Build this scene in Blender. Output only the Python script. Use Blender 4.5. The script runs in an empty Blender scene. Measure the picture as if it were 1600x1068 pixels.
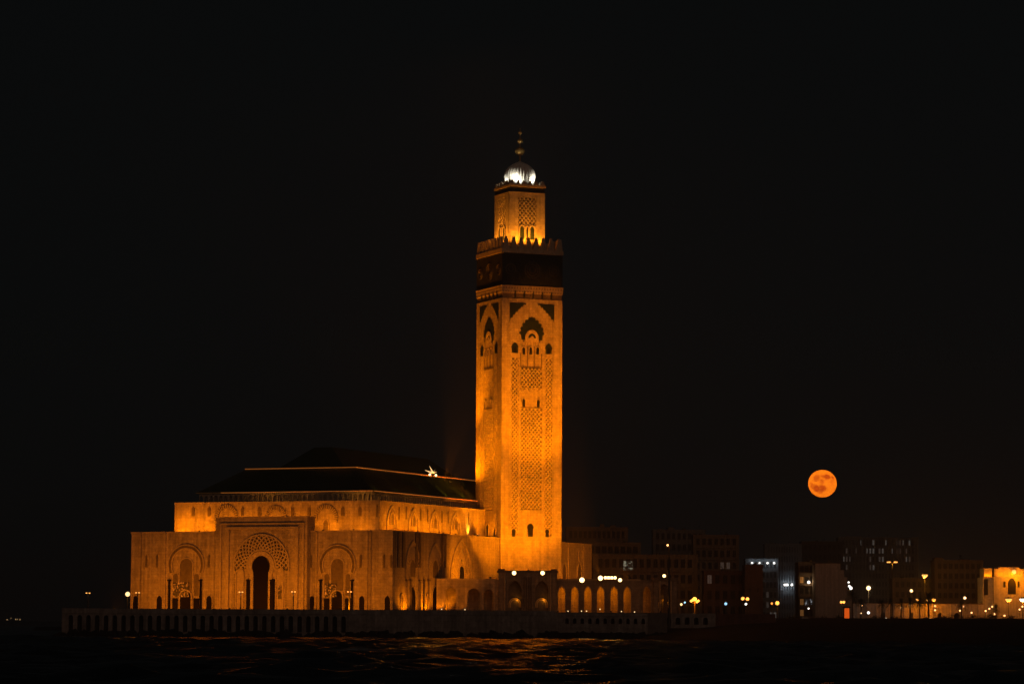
import bpy, math, random
from mathutils import Vector, Matrix, Quaternion
random.seed(7)
R = math.radians
SC = bpy.context.scene
COL = SC.collection

# ------------------------------------------------------------------ camera
CAM_Z = 5.5
FPX, PITCH, ROLL = 4790.0, 0.09226, 0.00495      # focal length in photo pixels (1600 wide)
cam_d = bpy.data.cameras.new("camera")
cam = bpy.data.objects.new("camera", cam_d)
COL.objects.link(cam)
cam_d.sensor_width = 36.0
cam_d.lens = 36.0 * FPX / 1600.0
cam_d.clip_start, cam_d.clip_end = 1.0, 80000.0
cam.matrix_world = Matrix.Translation((0, 0, CAM_Z)) @ Matrix.Rotation(math.pi / 2 + PITCH, 4, 'X') @ Matrix.Rotation(ROLL, 4, 'Z')
SC.camera = cam

# ------------------------------------------------------------------ world, exposure
W = bpy.data.worlds.new("World")
SC.world = W
W.use_nodes = True
nt = W.node_tree
nt.nodes.clear()
wo = nt.nodes.new("ShaderNodeOutputWorld")
sky = nt.nodes.new("ShaderNodeTexSky")
sky.sky_type = 'NISHITA'
sky.sun_disc = False
sky.sun_elevation = R(-8)
sky.sun_rotation = R(250)
b1 = nt.nodes.new("ShaderNodeBackground")
b1.inputs[1].default_value = 0.05
b2 = nt.nodes.new("ShaderNodeBackground")          # light-polluted night air
b2.inputs[0].default_value = (0.0025, 0.0032, 0.0034, 1)
b2.inputs[1].default_value = 1.0
ad = nt.nodes.new("ShaderNodeAddShader")
nt.links.new(sky.outputs[0], b1.inputs[0])
nt.links.new(b1.outputs[0], ad.inputs[0])
nt.links.new(b2.outputs[0], ad.inputs[1])
nt.links.new(ad.outputs[0], wo.inputs[0])
SC.view_settings.view_transform = 'Standard'
SC.view_settings.look = 'None'
SC.view_settings.exposure = 0.0
SC.view_settings.gamma = 1.0
SC.cycles.use_denoising = True
SC.cycles.use_adaptive_sampling = False
SC.cycles.max_bounces = 4
SC.cycles.diffuse_bounces = 2
SC.cycles.glossy_bounces = 3
SC.cycles.sample_clamp_indirect = 4.0
SC.cycles.use_light_tree = True

sun_d = bpy.data.lights.new("sun", 'SUN')            # dim fill added behind the viewer to lift the dark sea wall
sun_d.energy, sun_d.angle, sun_d.color = 0.14, R(30), (1.0, 0.55, 0.36)
sun = bpy.data.objects.new("sun", sun_d)
COL.objects.link(sun)
sun.rotation_euler = (R(80), 0, R(8))

SODIUM = (1.0, 0.24, 0.0)
AMBER = (1.0, 0.36, 0.02)
WARM = (1.0, 0.62, 0.28)
COOL = (0.8, 0.92, 1.0)

# ------------------------------------------------------------------ geometry of the view
def ray(px, py):
    X, Y = px - 800.0, 534.0 - py
    c, s = math.cos(ROLL), math.sin(ROLL)
    X, Y = (X * c - Y * s) / FPX, (X * s + Y * c) / FPX
    c, s = math.cos(PITCH), math.sin(PITCH)
    return Vector((X, c - s * Y, s + c * Y))

def at(px, py, d):
    r = ray(px, py)
    r *= d / r.y
    return Vector((r.x, r.y, r.z + CAM_Z))

# ------------------------------------------------------------------ materials
def new_mat(name):
    m = bpy.data.materials.new(name)
    m.use_nodes = True
    t = m.node_tree
    return m, t, t.nodes["Principled BSDF"]

def N(t, kind, **kw):
    n = t.nodes.new(kind)
    for k, v in kw.items():
        setattr(n, k, v)
    return n

def mottled(name, c0, c1, scale=0.15, rough=0.8, bump=0.3, streak=True, blocks=None, metal=0.0):
    """surface with two-scale mottling, rain streaks and fine relief"""
    m, t, p = new_mat(name)
    g = N(t, "ShaderNodeNewGeometry")
    n1 = N(t, "ShaderNodeTexNoise")
    n1.inputs["Scale"].default_value = scale
    n1.inputs["Detail"].default_value = 8
    n1.inputs["Roughness"].default_value = 0.65
    t.links.new(g.outputs["Position"], n1.inputs["Vector"])
    rp = N(t, "ShaderNodeValToRGB")
    rp.color_ramp.elements[0].position = 0.3
    rp.color_ramp.elements[1].position = 0.7
    rp.color_ramp.elements[0].color = (*c0, 1)
    rp.color_ramp.elements[1].color = (*c1, 1)
    t.links.new(n1.outputs[0], rp.inputs[0])
    col = rp.outputs[0]
    if streak:
        mp = N(t, "ShaderNodeMapping")
        mp.inputs["Scale"].default_value = (0.9, 0.9, 0.035)
        t.links.new(g.outputs["Position"], mp.inputs["Vector"])
        n2 = N(t, "ShaderNodeTexNoise")
        n2.inputs["Scale"].default_value = 1.0
        n2.inputs["Detail"].default_value = 5
        t.links.new(mp.outputs[0], n2.inputs["Vector"])
        mr = N(t, "ShaderNodeMapRange")
        mr.inputs[1].default_value, mr.inputs[2].default_value = 0.35, 0.65
        mr.inputs[3].default_value, mr.inputs[4].default_value = 0.72, 1.08
        t.links.new(n2.outputs[0], mr.inputs[0])
        mx = N(t, "ShaderNodeMixRGB", blend_type='MULTIPLY')
        mx.inputs[0].default_value = 1.0
        t.links.new(col, mx.inputs[1])
        t.links.new(mr.outputs[0], mx.inputs[2])
        col = mx.outputs[0]
    n3 = N(t, "ShaderNodeTexNoise")
    n3.inputs["Scale"].default_value = 0.8
    n3.inputs["Detail"].default_value = 6
    t.links.new(g.outputs["Position"], n3.inputs["Vector"])
    h = n3.outputs[0]
    gr = N(t, "ShaderNodeMapRange")
    gr.inputs[1].default_value, gr.inputs[2].default_value = 0.3, 0.7
    gr.inputs[3].default_value, gr.inputs[4].default_value = 0.78, 1.14
    t.links.new(h, gr.inputs[0])
    mg = N(t, "ShaderNodeMixRGB", blend_type='MULTIPLY')
    mg.inputs[0].default_value = 1.0
    t.links.new(col, mg.inputs[1])
    t.links.new(gr.outputs[0], mg.inputs[2])
    col = mg.outputs[0]
    if blocks:
        # stone courses: joints by height, stones varied in tone
        sx = N(t, "ShaderNodeSeparateXYZ")
        t.links.new(g.outputs["Position"], sx.inputs[0])
        ax = N(t, "ShaderNodeMath", operation='ADD')
        t.links.new(sx.outputs[0], ax.inputs[0])
        t.links.new(sx.outputs[1], ax.inputs[1])
        cb = N(t, "ShaderNodeCombineXYZ")
        t.links.new(ax.outputs[0], cb.inputs[0])
        t.links.new(sx.outputs[2], cb.inputs[1])
        br = N(t, "ShaderNodeTexBrick")
        br.inputs["Color1"].default_value = (1.1, 1.1, 1.1, 1)
        br.inputs["Color2"].default_value = (0.84, 0.84, 0.84, 1)
        br.inputs["Mortar"].default_value = (0.62, 0.62, 0.62, 1)
        br.inputs["Scale"].default_value = 1.0
        br.inputs["Mortar Size"].default_value = 0.06
        br.inputs["Brick Width"].default_value = blocks[0]
        br.inputs["Row Height"].default_value = blocks[1]
        t.links.new(cb.outputs[0], br.inputs["Vector"])
        mx = N(t, "ShaderNodeMixRGB", blend_type='MULTIPLY')
        mx.inputs[0].default_value = 0.85
        t.links.new(col, mx.inputs[1])
        t.links.new(br.outputs[0], mx.inputs[2])
        col = mx.outputs[0]
    bp = N(t, "ShaderNodeBump")
    bp.inputs["Strength"].default_value = bump
    bp.inputs["Distance"].default_value = 0.25
    t.links.new(h, bp.inputs["Height"])
    t.links.new(bp.outputs[0], p.inputs["Normal"])
    t.links.new(col, p.inputs["Base Color"])
    p.inputs["Roughness"].default_value = rough
    p.inputs["Metallic"].default_value = metal
    return m

def emit(name, color, strength, pattern=None):
    m, t, p = new_mat(name)
    p.inputs["Base Color"].default_value = (*[min(0.8, c) for c in color], 1)
    p.inputs["Emission Color"].default_value = (*color, 1)
    p.inputs["Emission Strength"].default_value = strength
    if pattern:
        g = N(t, "ShaderNodeNewGeometry")
        v = N(t, "ShaderNodeTexNoise")
        v.inputs["Scale"].default_value = pattern
        v.inputs["Detail"].default_value = 3
        t.links.new(g.outputs["Position"], v.inputs["Vector"])
        mr = N(t, "ShaderNodeMapRange")
        mr.inputs[1].default_value, mr.inputs[2].default_value = 0.52, 0.66
        p.inputs["Base Color"].default_value = (0.02, 0.012, 0.006, 1)
        mr.inputs[3].default_value, mr.inputs[4].default_value = 0.01, strength
        t.links.new(v.outputs[0], mr.inputs[0])
        t.links.new(mr.outputs[0], p.inputs["Emission Strength"])
    m.cycles.emission_sampling = 'NONE'
    return m

M = {}
M['stone'] = mottled('pale stone', (0.34, 0.27, 0.19), (0.50, 0.42, 0.32), 0.35, 0.85, 0.5, True, (2.4, 1.2))
M['carved'] = mottled('carved stone', (0.36, 0.29, 0.20), (0.48, 0.40, 0.30), 0.6, 0.8, 0.4, False)
M['shadow_stone'] = mottled('brown stone and painted shade', (0.10, 0.075, 0.05), (0.17, 0.13, 0.09), 0.5, 0.6, 0.3, False)  # brown stone; also stands in for shade in wall slots and pavilion interiors
M['rosette'] = mottled('olive and rust mosaic', (0.06, 0.055, 0.035), (0.11, 0.09, 0.06), 1.5, 0.6, 0.2, False)
M['fan_shade'] = mottled('fan recess shade', (0.03, 0.022, 0.016), (0.06, 0.045, 0.03), 0.5, 0.5, 0.2, False)  # fan backing darkened, the shade between its ribs put into the colour
M['recess'] = mottled('recess shade stone', (0.085, 0.065, 0.046), (0.135, 0.105, 0.075), 0.5, 0.8, 0.3, False)  # stone darkened so the carved recesses carry their shade in the colour
M['grey_stone'] = mottled('grey stone', (0.20, 0.17, 0.14), (0.34, 0.29, 0.24), 0.25, 0.9, 0.5, True, (3.0, 1.4))
M['zellige'] = mottled('dark green mosaic', (0.010, 0.018, 0.014), (0.028, 0.040, 0.030), 1.2, 0.35, 0.2, False)
M['zellige_band'] = None
M['wood'] = mottled('dark wood with porch shade', (0.004, 0.0025, 0.0018), (0.010, 0.006, 0.004), 1.0, 0.6, 0.2, False)  # wood taken near black, the deep porch's shade put into its colour
M['wood'].node_tree.nodes['Principled BSDF'].inputs['Specular IOR Level'].default_value = 0.08
M['gold'] = mottled('gilded trim', (0.55, 0.36, 0.12), (0.65, 0.45, 0.18), 1.0, 0.45, 0.1, False)
M['dome_tile'] = mottled('white dome', (0.70, 0.70, 0.66), (0.82, 0.82, 0.78), 1.0, 0.5, 0.1, False)
M['brass'] = mottled('brass', (0.45, 0.27, 0.07), (0.6, 0.4, 0.13), 1.5, 0.45, 0.1, False, None, 0.35)
M['metal'] = mottled('dark metal', (0.025, 0.024, 0.022), (0.05, 0.048, 0.045), 1.0, 0.55, 0.1, False)
M['glass'] = mottled('dark glass', (0.006, 0.007, 0.008), (0.014, 0.014, 0.014), 0.3, 0.55, 0.05, False)
M['glass'].node_tree.nodes['Principled BSDF'].inputs['Specular IOR Level'].default_value = 0.15
M['sea_wall'] = mottled('sea wall concrete', (0.20, 0.185, 0.175), (0.34, 0.31, 0.29), 0.12, 0.95, 0.6, True, (5.0, 2.4))
M['paving'] = mottled('paving', (0.10, 0.09, 0.08), (0.16, 0.14, 0.12), 0.08, 0.8, 0.3, False)
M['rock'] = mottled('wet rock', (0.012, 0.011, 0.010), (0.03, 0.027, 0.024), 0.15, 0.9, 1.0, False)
M['leaf'] = mottled('palm leaf', (0.025, 0.04, 0.015), (0.05, 0.075, 0.025), 1.0, 0.7, 0.2, False)
M['bark'] = mottled('palm bark', (0.06, 0.045, 0.03), (0.12, 0.09, 0.06), 2.0, 0.95, 0.6, False)
M['shrub'] = mottled('shrub leaf', (0.015, 0.02, 0.010), (0.03, 0.04, 0.018), 0.8, 0.8, 0.6, False)
M['asphalt'] = mottled('asphalt', (0.03, 0.03, 0.03), (0.05, 0.05, 0.05), 0.1, 0.9, 0.3, False)
for k, a, b in (('plaster_buff', (0.15, 0.11, 0.08), (0.22, 0.17, 0.12)), ('plaster_rose', (0.12, 0.06, 0.045), (0.17, 0.09, 0.06)),
                ('plaster_grey', (0.12, 0.12, 0.12), (0.18, 0.18, 0.18)), ('plaster_white', (0.50, 0.46, 0.42), (0.62, 0.57, 0.52)),
                ('plaster_blue', (0.13, 0.15, 0.17), (0.20, 0.22, 0.24)), ('plaster_dark', (0.05, 0.045, 0.04), (0.08, 0.07, 0.065))):
    M[k] = mottled(k.replace('_', ' '), a, b, 0.12, 0.9, 0.3, True)

def band_mat():
    # carved mosaic belt: fine interlace of olive and rust tesserae on near-black glaze
    m, t, p = new_mat('mosaic belt')
    g = N(t, "ShaderNodeNewGeometry")
    v = N(t, "ShaderNodeTexVoronoi", feature='DISTANCE_TO_EDGE')
    v.inputs["Scale"].default_value = 0.75
    t.links.new(g.outputs["Position"], v.inputs["Vector"])
    rp = N(t, "ShaderNodeValToRGB")
    rp.color_ramp.elements[0].position = 0.02
    rp.color_ramp.elements[0].color = (0.045, 0.050, 0.030, 1)
    rp.color_ramp.elements[1].position = 0.07
    rp.color_ramp.elements[1].color = (0.006, 0.008, 0.006, 1)
    t.links.new(v.outputs[0], rp.inputs[0])
    t.links.new(rp.outputs[0], p.inputs["Base Color"])
    p.inputs["Roughness"].default_value = 0.6
    return m
M['zellige_band'] = band_mat()

def roof_mat():
    m, t, p = new_mat('green glazed roof tile')
    g = N(t, "ShaderNodeNewGeometry")
    n1 = N(t, "ShaderNodeTexNoise")
    n1.inputs["Scale"].default_value = 0.4
    n1.inputs["Detail"].default_value = 6
    t.links.new(g.outputs["Position"], n1.inputs["Vector"])
    rp = N(t, "ShaderNodeValToRGB")
    rp.color_ramp.elements[0].color = (0.010, 0.028, 0.014, 1)
    rp.color_ramp.elements[1].color = (0.030, 0.060, 0.030, 1)
    t.links.new(n1.outputs[0], rp.inputs[0])
    t.links.new(rp.outputs[0], p.inputs["Base Color"])
    bp = N(t, "ShaderNodeBump")
    bp.inputs["Strength"].default_value = 0.6
    bp.inputs["Distance"].default_value = 0.3
    t.links.new(n1.outputs[0], bp.inputs["Height"])
    t.links.new(bp.outputs[0], p.inputs["Normal"])
    p.inputs["Roughness"].default_value = 0.42
    return m
M['roof'] = roof_mat()

def water_mat():
    m, t, p = new_mat('sea water')
    g = N(t, "ShaderNodeNewGeometry")
    mp = N(t, "ShaderNodeMapping")
    mp.inputs["Scale"].default_value = (0.35, 0.7, 0.1)
    t.links.new(g.outputs["Position"], mp.inputs["Vector"])
    n1 = N(t, "ShaderNodeTexNoise")
    n1.inputs["Scale"].default_value = 1.0
    n1.inputs["Detail"].default_value = 7
    n1.inputs["Roughness"].default_value = 0.6
    t.links.new(mp.outputs[0], n1.inputs["Vector"])
    bp = N(t, "ShaderNodeBump")
    bp.inputs["Strength"].default_value = 1.0
    bp.inputs["Distance"].default_value = 0.5
    t.links.new(n1.outputs[0], bp.inputs["Height"])
    mp3 = N(t, "ShaderNodeMapping")
    mp3.inputs["Scale"].default_value = (0.22, 0.06, 0.1)
    t.links.new(g.outputs["Position"], mp3.inputs["Vector"])
    n4 = N(t, "ShaderNodeTexNoise")
    n4.inputs["Scale"].default_value = 1.0
    n4.inputs["Detail"].default_value = 4
    t.links.new(mp3.outputs[0], n4.inputs["Vector"])
    bp3 = N(t, "ShaderNodeBump")
    bp3.inputs["Strength"].default_value = 1.0
    bp3.inputs["Distance"].default_value = 1.6
    t.links.new(n4.outputs[0], bp3.inputs["Height"])
    t.links.new(bp.outputs[0], bp3.inputs["Normal"])
    t.links.new(bp3.outputs[0], p.inputs["Normal"])
    mp2 = N(t, "ShaderNodeMapping")
    mp2.inputs["Scale"].default_value = (0.022, 0.011, 0.1)
    t.links.new(g.outputs["Position"], mp2.inputs["Vector"])
    n2 = N(t, "ShaderNodeTexNoise")
    n2.inputs["Scale"].default_value = 1.0
    n2.inputs["Detail"].default_value = 9
    n2.inputs["Roughness"].default_value = 0.7
    t.links.new(mp2.outputs[0], n2.inputs["Vector"])
    rp = N(t, "ShaderNodeValToRGB")
    rp.color_ramp.elements[0].position = 0.58
    rp.color_ramp.elements[0].color = (0, 0, 0, 1)
    rp.color_ramp.elements[1].position = 0.72
    rp.color_ramp.elements[1].color = (1, 1, 1, 1)
    t.links.new(n2.outputs[0], rp.inputs[0])
    mx = N(t, "ShaderNodeMixRGB")
    mx.inputs[1].default_value = (0.006, 0.009, 0.010, 1)
    mx.inputs[2].default_value = (0.55, 0.58, 0.60, 1)
    t.links.new(rp.outputs[0], mx.inputs[0])
    t.links.new(mx.outputs[0], p.inputs["Base Color"])
    mr = N(t, "ShaderNodeMapRange")
    mr.inputs[3].default_value, mr.inputs[4].default_value = 0.17, 0.9
    t.links.new(rp.outputs[0], mr.inputs[0])
    t.links.new(mr.outputs[0], p.inputs["Roughness"])
    p.inputs["IOR"].default_value = 1.33
    return m
M['water'] = water_mat()

def moon_mat():
    """orange moon; dark seas where the near side has them (disc coordinates in moon radii)"""
    m, t, p = new_mat('moon surface')
    tc = N(t, "ShaderNodeTexCoord")
    mp = N(t, "ShaderNodeMapping")
    mp.inputs["Scale"].default_value = (1 / 139, 1 / 139, 1 / 139)
    t.links.new(tc.outputs["Object"], mp.inputs["Vector"])
    n1 = N(t, "ShaderNodeTexNoise")
    n1.inputs["Scale"].default_value = 3.2
    n1.inputs["Detail"].default_value = 8
    n1.inputs["Roughness"].default_value = 0.65
    t.links.new(mp.outputs[0], n1.inputs["Vector"])
    wz = N(t, "ShaderNodeVectorMath", operation='MULTIPLY_ADD')
    wz.inputs[1].default_value = (0.42, 0.0, 0.42)
    wz.inputs[2].default_value = (-0.21, 0.0, -0.21)
    t.links.new(n1.outputs[1], wz.inputs[0])
    ad_ = N(t, "ShaderNodeVectorMath", operation='ADD')
    t.links.new(mp.outputs[0], ad_.inputs[0])
    t.links.new(wz.outputs[0], ad_.inputs[1])
    acc = None
    for x, z, r, w in ((.27, .45, .25, 1), (.68, .38, .16, .9), (-.5, .36, .30, .65), (-.05, .50, .18, .7), (-.12, .12, .2, .6), (-.5, -.4, .27, 1),
                       (-.08, -.38, .28, .9), (-.22, -.62, .2, .7), (-.78, -.2, .24, .6), (.62, .1, .2, .35)):
        y = -math.sqrt(max(0.02, 1 - x * x - z * z))
        d = N(t, "ShaderNodeVectorMath", operation='DISTANCE')
        d.inputs[1].default_value = (x, y, z)
        t.links.new(ad_.outputs[0], d.inputs[0])
        mr = N(t, "ShaderNodeMapRange", interpolation_type='SMOOTHSTEP')
        mr.inputs[1].default_value, mr.inputs[2].default_value = r * 0.55, r * 1.25
        mr.inputs[3].default_value, mr.inputs[4].default_value = w, 0.0
        t.links.new(d.outputs[1], mr.inputs[0])
        if acc is None:
            acc = mr.outputs[0]
        else:
            mx = N(t, "ShaderNodeMath", operation='MAXIMUM')
            t.links.new(acc, mx.inputs[0])
            t.links.new(mr.outputs[0], mx.inputs[1])
            acc = mx.outputs[0]
    fine = N(t, "ShaderNodeMath", operation='MULTIPLY_ADD')
    fine.inputs[1].default_value, fine.inputs[2].default_value = 0.5, -0.22
    t.links.new(n1.outputs[0], fine.inputs[0])
    sm = N(t, "ShaderNodeMath", operation='ADD', use_clamp=True)
    t.links.new(acc, sm.inputs[0])
    t.links.new(fine.outputs[0], sm.inputs[1])
    rp = N(t, "ShaderNodeValToRGB")
    rp.color_ramp.elements[0].position = 0.0
    rp.color_ramp.elements[0].color = (1.0, 0.205, 0.006, 1)
    rp.color_ramp.elements[1].position = 0.95
    rp.color_ramp.elements[1].color = (0.50, 0.060, 0.003, 1)
    t.links.new(sm.outputs[0], rp.inputs[0])
    t.links.new(rp.outputs[0], p.inputs["Emission Color"])
    p.inputs["Base Color"].default_value = (0.02, 0.01, 0.0, 1)
    p.inputs["Emission Strength"].default_value = 2.35
    m.cycles.emission_sampling = 'NONE'
    return m
M['moon'] = moon_mat()
M['em_sodium'] = emit('sodium lamp', (1.0, 0.42, 0.09), 2.0)
M['em_sodium_dim'] = emit('dim sodium lamp', (1.0, 0.30, 0.05), 2.2)
M['em_flood'] = emit('floodlight lens', (1.0, 0.62, 0.24), 5)
M['em_white'] = emit('white lamp', (1.0, 0.93, 0.82), 2.5)
M['em_warm'] = emit('warm lamp', (1.0, 0.62, 0.28), 2.0)
M['em_blue'] = emit('bluish lamp', (0.35, 0.65, 1.0), 1.4)
M['em_screen'] = emit('lit lattice window', (1.0, 0.22, 0.015), 0.8, 1.3)
M['em_win'] = emit('lit window', (0.75, 0.80, 0.78), 0.055)
M['em_stair'] = emit('lit stair window', (0.75, 0.72, 0.50), 0.32, 0.5)
M['em_win_dim'] = emit('dim lit window', (0.7, 0.78, 0.85), 0.014)
M['em_win_warm'] = emit('warm lit window', (1.0, 0.45, 0.12), 0.09)
M['em_strip'] = emit('amber light strip', (1.0, 0.31, 0.05), 0.28)
M['em_shop'] = emit('lit shopfront', (0.85, 0.9, 0.95), 0.35, 0.8)

# ------------------------------------------------------------------ mesh builder
class MB:
    def __init__(self, xf=None):
        self.v, self.f, self.mi = [], [], []
        self.xf = xf
        self.m = 0
    def add(self, vs, fs):
        n = len(self.v)
        self.v.extend(self.xf(Vector(p)) if self.xf else Vector(p) for p in vs)
        for f in fs:
            self.f.append([n + i for i in f])
            self.mi.append(self.m)
    def box(self, x0, x1, y0, y1, z0, z1):
        self.add([(x0, y0, z0), (x1, y0, z0), (x1, y1, z0), (x0, y1, z0), (x0, y0, z1), (x1, y0, z1), (x1, y1, z1), (x0, y1, z1)],
                 [(0, 3, 2, 1), (4, 5, 6, 7), (0, 1, 5, 4), (1, 2, 6, 5), (2, 3, 7, 6), (3, 0, 4, 7)])
    def prism(self, poly, o0, o1):
        """poly in (s, z); extruded along o (second local axis)"""
        n = len(poly)
        vs = [(s, o0, z) for s, z in poly] + [(s, o1, z) for s, z in poly]
        fs = [list(range(n - 1, -1, -1)), list(range(n, 2 * n))]
        fs += [(i, (i + 1) % n, n + (i + 1) % n, n + i) for i in range(n)]
        self.add(vs, fs)
    def band(self, outer, inner, o0, o1):
        """open band between two polylines of the same length, given thickness"""
        n = len(outer)
        vs = [(s, o1, z) for s, z in outer] + [(s, o1, z) for s, z in inner] + [(s, o0, z) for s, z in outer] + [(s, o0, z) for s, z in inner]
        fs = []
        for i in range(n - 1):
            fs += [(i, i + 1, n + i + 1, n + i), (2 * n + i, 3 * n + i, 3 * n + i + 1, 2 * n + i + 1),
                   (i, 2 * n + i, 2 * n + i + 1, i + 1), (n + i, n + i + 1, 3 * n + i + 1, 3 * n + i)]
        fs += [(0, n, 3 * n, 2 * n), (n - 1, 3 * n - 1, 4 * n - 1, 2 * n - 1)]
        self.add(vs, fs)
    def bar(self, a, b, w, o0, o1):
        """bar in the face plane from a to b (s, z)"""
        dx, dz = b[0] - a[0], b[1] - a[1]
        l = math.hypot(dx, dz)
        if l < 1e-6:
            return
        px, pz = -dz / l * w / 2, dx / l * w / 2
        self.prism([(a[0] + px, a[1] + pz), (a[0] - px, a[1] - pz), (b[0] - px, b[1] - pz), (b[0] + px, b[1] + pz)], o0, o1)
    def tube(self, a, b, r0, r1, n=10):
        a, b = Vector(a), Vector(b)
        q = (b - a).to_track_quat('Z', 'Y')
        vs = []
        for p, r in ((a, r0), (b, r1)):
            for i in range(n):
                t = 2 * math.pi * i / n
                vs.append(p + q @ Vector((r * math.cos(t), r * math.sin(t), 0)))
        fs = [(i, (i + 1) % n, n + (i + 1) % n, n + i) for i in range(n)]
        fs += [list(range(n - 1, -1, -1)), list(range(n, 2 * n))]
        self.add(vs, fs)
    def lathe(self, c, prof, n=24, ribs=0, depth=0.0):
        c = Vector(c)
        vs, fs = [], []
        for r, z in prof:
            for i in range(n):
                t = 2 * math.pi * i / n
                rr = r * (1 - depth * (1 - abs(math.sin(ribs * t / 2)))) if ribs else r
                vs.append(c + Vector((rr * math.cos(t), rr * math.sin(t), z)))
        for k in range(len(prof) - 1):
            for i in range(n):
                j = (i + 1) % n
                fs.append((k * n + i, k * n + j, (k + 1) * n + j, (k + 1) * n + i))
        fs.append(list(range(n - 1, -1, -1)))
        fs.append([(len(prof) - 1) * n + i for i in range(n)])
        self.add(vs, fs)
    def ball(self, c, r, n=12):
        self.lathe(c, [(max(0.02, r * math.sin(math.pi * k / n)), -r * math.cos(math.pi * k / n)) for k in range(n + 1)], n + 4)
    def build(self, name, mats, parent=None, origin=None, smooth=False):
        o = Vector(origin) if origin is not None else (Vector(parent['_o']) if parent is not None and '_o' in parent else Vector((0, 0, 0)))
        me = bpy.data.meshes.new(name)
        me.from_pydata([tuple(p - o) for p in self.v], [], self.f)
        if not isinstance(mats, (list, tuple)):
            mats = [mats]
        for m in mats:
            me.materials.append(m)
        me.polygons.foreach_set('material_index', self.mi)
        if smooth:
            me.polygons.foreach_set('use_smooth', [True] * len(me.polygons))
        me.update()
        ob = bpy.data.objects.new(name, me)
        COL.objects.link(ob)
        if parent is not None:
            ob.parent = parent
        else:
            ob.location = o
        ob['_o'] = tuple(o)
        return ob

def thing(name, loc, label, cat, group=None):
    o = bpy.data.objects.new(name, None)
    o.empty_display_size = 1
    COL.objects.link(o)
    o.location = loc
    o['_o'] = tuple(loc)
    o['label'], o['category'] = label, cat
    if group:
        o['group'] = group
    return o

def tag(o, label, cat, group=None):
    o['label'], o['category'] = label, cat
    if group:
        o['group'] = group
    return o

class Face:
    """a vertical wall face: s runs along e, o outward along n"""
    def __init__(self, ox, oy, ang, flip=False):
        self.o = Vector((ox, oy))
        self.e = Vector((math.cos(ang), math.sin(ang)))
        self.n = Vector((self.e.y, -self.e.x))          # outward = to the right of the direction of travel
    def xf(self, p):
        q = self.o + self.e * p[0] + self.n * p[1]
        return Vector((q.x, q.y, p[2]))
    def px(self, x, y):
        r = ray(x, y)
        t = self.o.dot(self.n) / (r.x * self.n.x + r.y * self.n.y)
        q = Vector((r.x * t, r.y * t)) - self.o
        return q.dot(self.e), CAM_Z + r.z * t
    def P(self, s, o, z):
        return self.xf((s, o, z))

# ------------------------------------------------------------------ arch outlines (left foot, over, right foot)
def arch(cx, z0, w, zs, kind='pointed', n=14):
    h = w / 2
    pts = [(cx - h, z0)]
    if kind == 'round':
        pts += [(cx - h * math.cos(math.pi * k / (2 * n)), zs + h * math.sin(math.pi * k / (2 * n))) for k in range(2 * n + 1)]
    elif kind == 'horseshoe':
        r = h * 1.22
        a0 = math.acos(h / r)
        zc = zs + r * math.sin(a0)
        tot = math.pi + 2 * a0
        for k in range(2 * n + 1):
            a = math.pi + a0 - tot * k / (2 * n)
            pts.append((cx + r * math.cos(a), zc + r * math.sin(a)))
    elif kind == 'lancet' or kind == 'pointed':
        r = w * (1.15 if kind == 'lancet' else 0.85)
        am = math.acos((r - h) / r)
        left = [(cx - h + r - r * math.cos(am * k / n), zs + r * math.sin(am * k / n)) for k in range(n + 1)]
        pts += left + [(2 * cx - x, z) for x, z in reversed(left[:-1])]
    elif kind == 'lobed':
        r = w * 0.80
        am = math.acos((r - h) / r)
        left = []
        L = 5
        m = 6
        for k in range(L * m + 1):
            a = am * k / (L * m)
            d = 0.20 * h * abs(math.sin(math.pi * k / m))
            rr = r + d
            left.append((cx - h + r - rr * math.cos(a), zs + rr * math.sin(a)))
        left[-1] = (cx, left[-1][1] + 0.10 * w)
        pts += left + [(2 * cx - x, z) for x, z in reversed(left[:-1])]
    pts.append((cx + h, z0))
    return pts

def offset(pts, cx, k, dz):
    """scaled copy of an arch outline about its axis (for bands)"""
    z0 = pts[0][1]
    return [(cx + (x - cx) * k, z0 + (z - z0) * dz) for x, z in pts]

def window(face, parent, cx, z0, w, zs, kind='pointed', frame=0.35, proud=0.35, pane='glass', fmat='carved', name='window'):
    a = arch(cx, z0, w, zs, kind)
    top = max(z for _, z in a)
    b = offset(a, cx, 1 + 2 * frame / w, 1 + frame / (top - z0))
    m = MB(face.xf)
    m.band(b, a, -0.1, proud)
    f = m.build(name, M[fmat], parent)
    m = MB(face.xf)
    m.prism(a, -0.1, 0.06)
    m.build('pane' if pane != 'wood' else 'door_leaf', M[pane], f)
    return f

def arcwall(mb, s0, s1, z0, z1, ops, o0, o1, n=10):
    """wall slab with arched openings; ops = list of (cx, w, z_sill, z_spring, kind)"""
    def slab(a, b, za, zb):
        if b - a > 1e-4 and zb - za > 1e-4:
            mb.box(a, b, o0, o1, za, zb)
    cur = s0
    for cx, w, zl, zs, kind in sorted(ops):
        slab(cur, cx - w / 2, z0, z1)
        slab(cx - w / 2, cx + w / 2, z0, zl)
        pts = arch(cx, zl, w, zs, kind, n)[1:-1]
        for (xa, za), (xb, zb) in zip(pts[:-1], pts[1:]):
            if xb - xa > 1e-5:
                mb.prism([(xa, za), (xb, zb), (xb, z1), (xa, z1)], o0, o1)
        cur = cx + w / 2
    slab(cur, s1, z0, z1)

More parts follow.
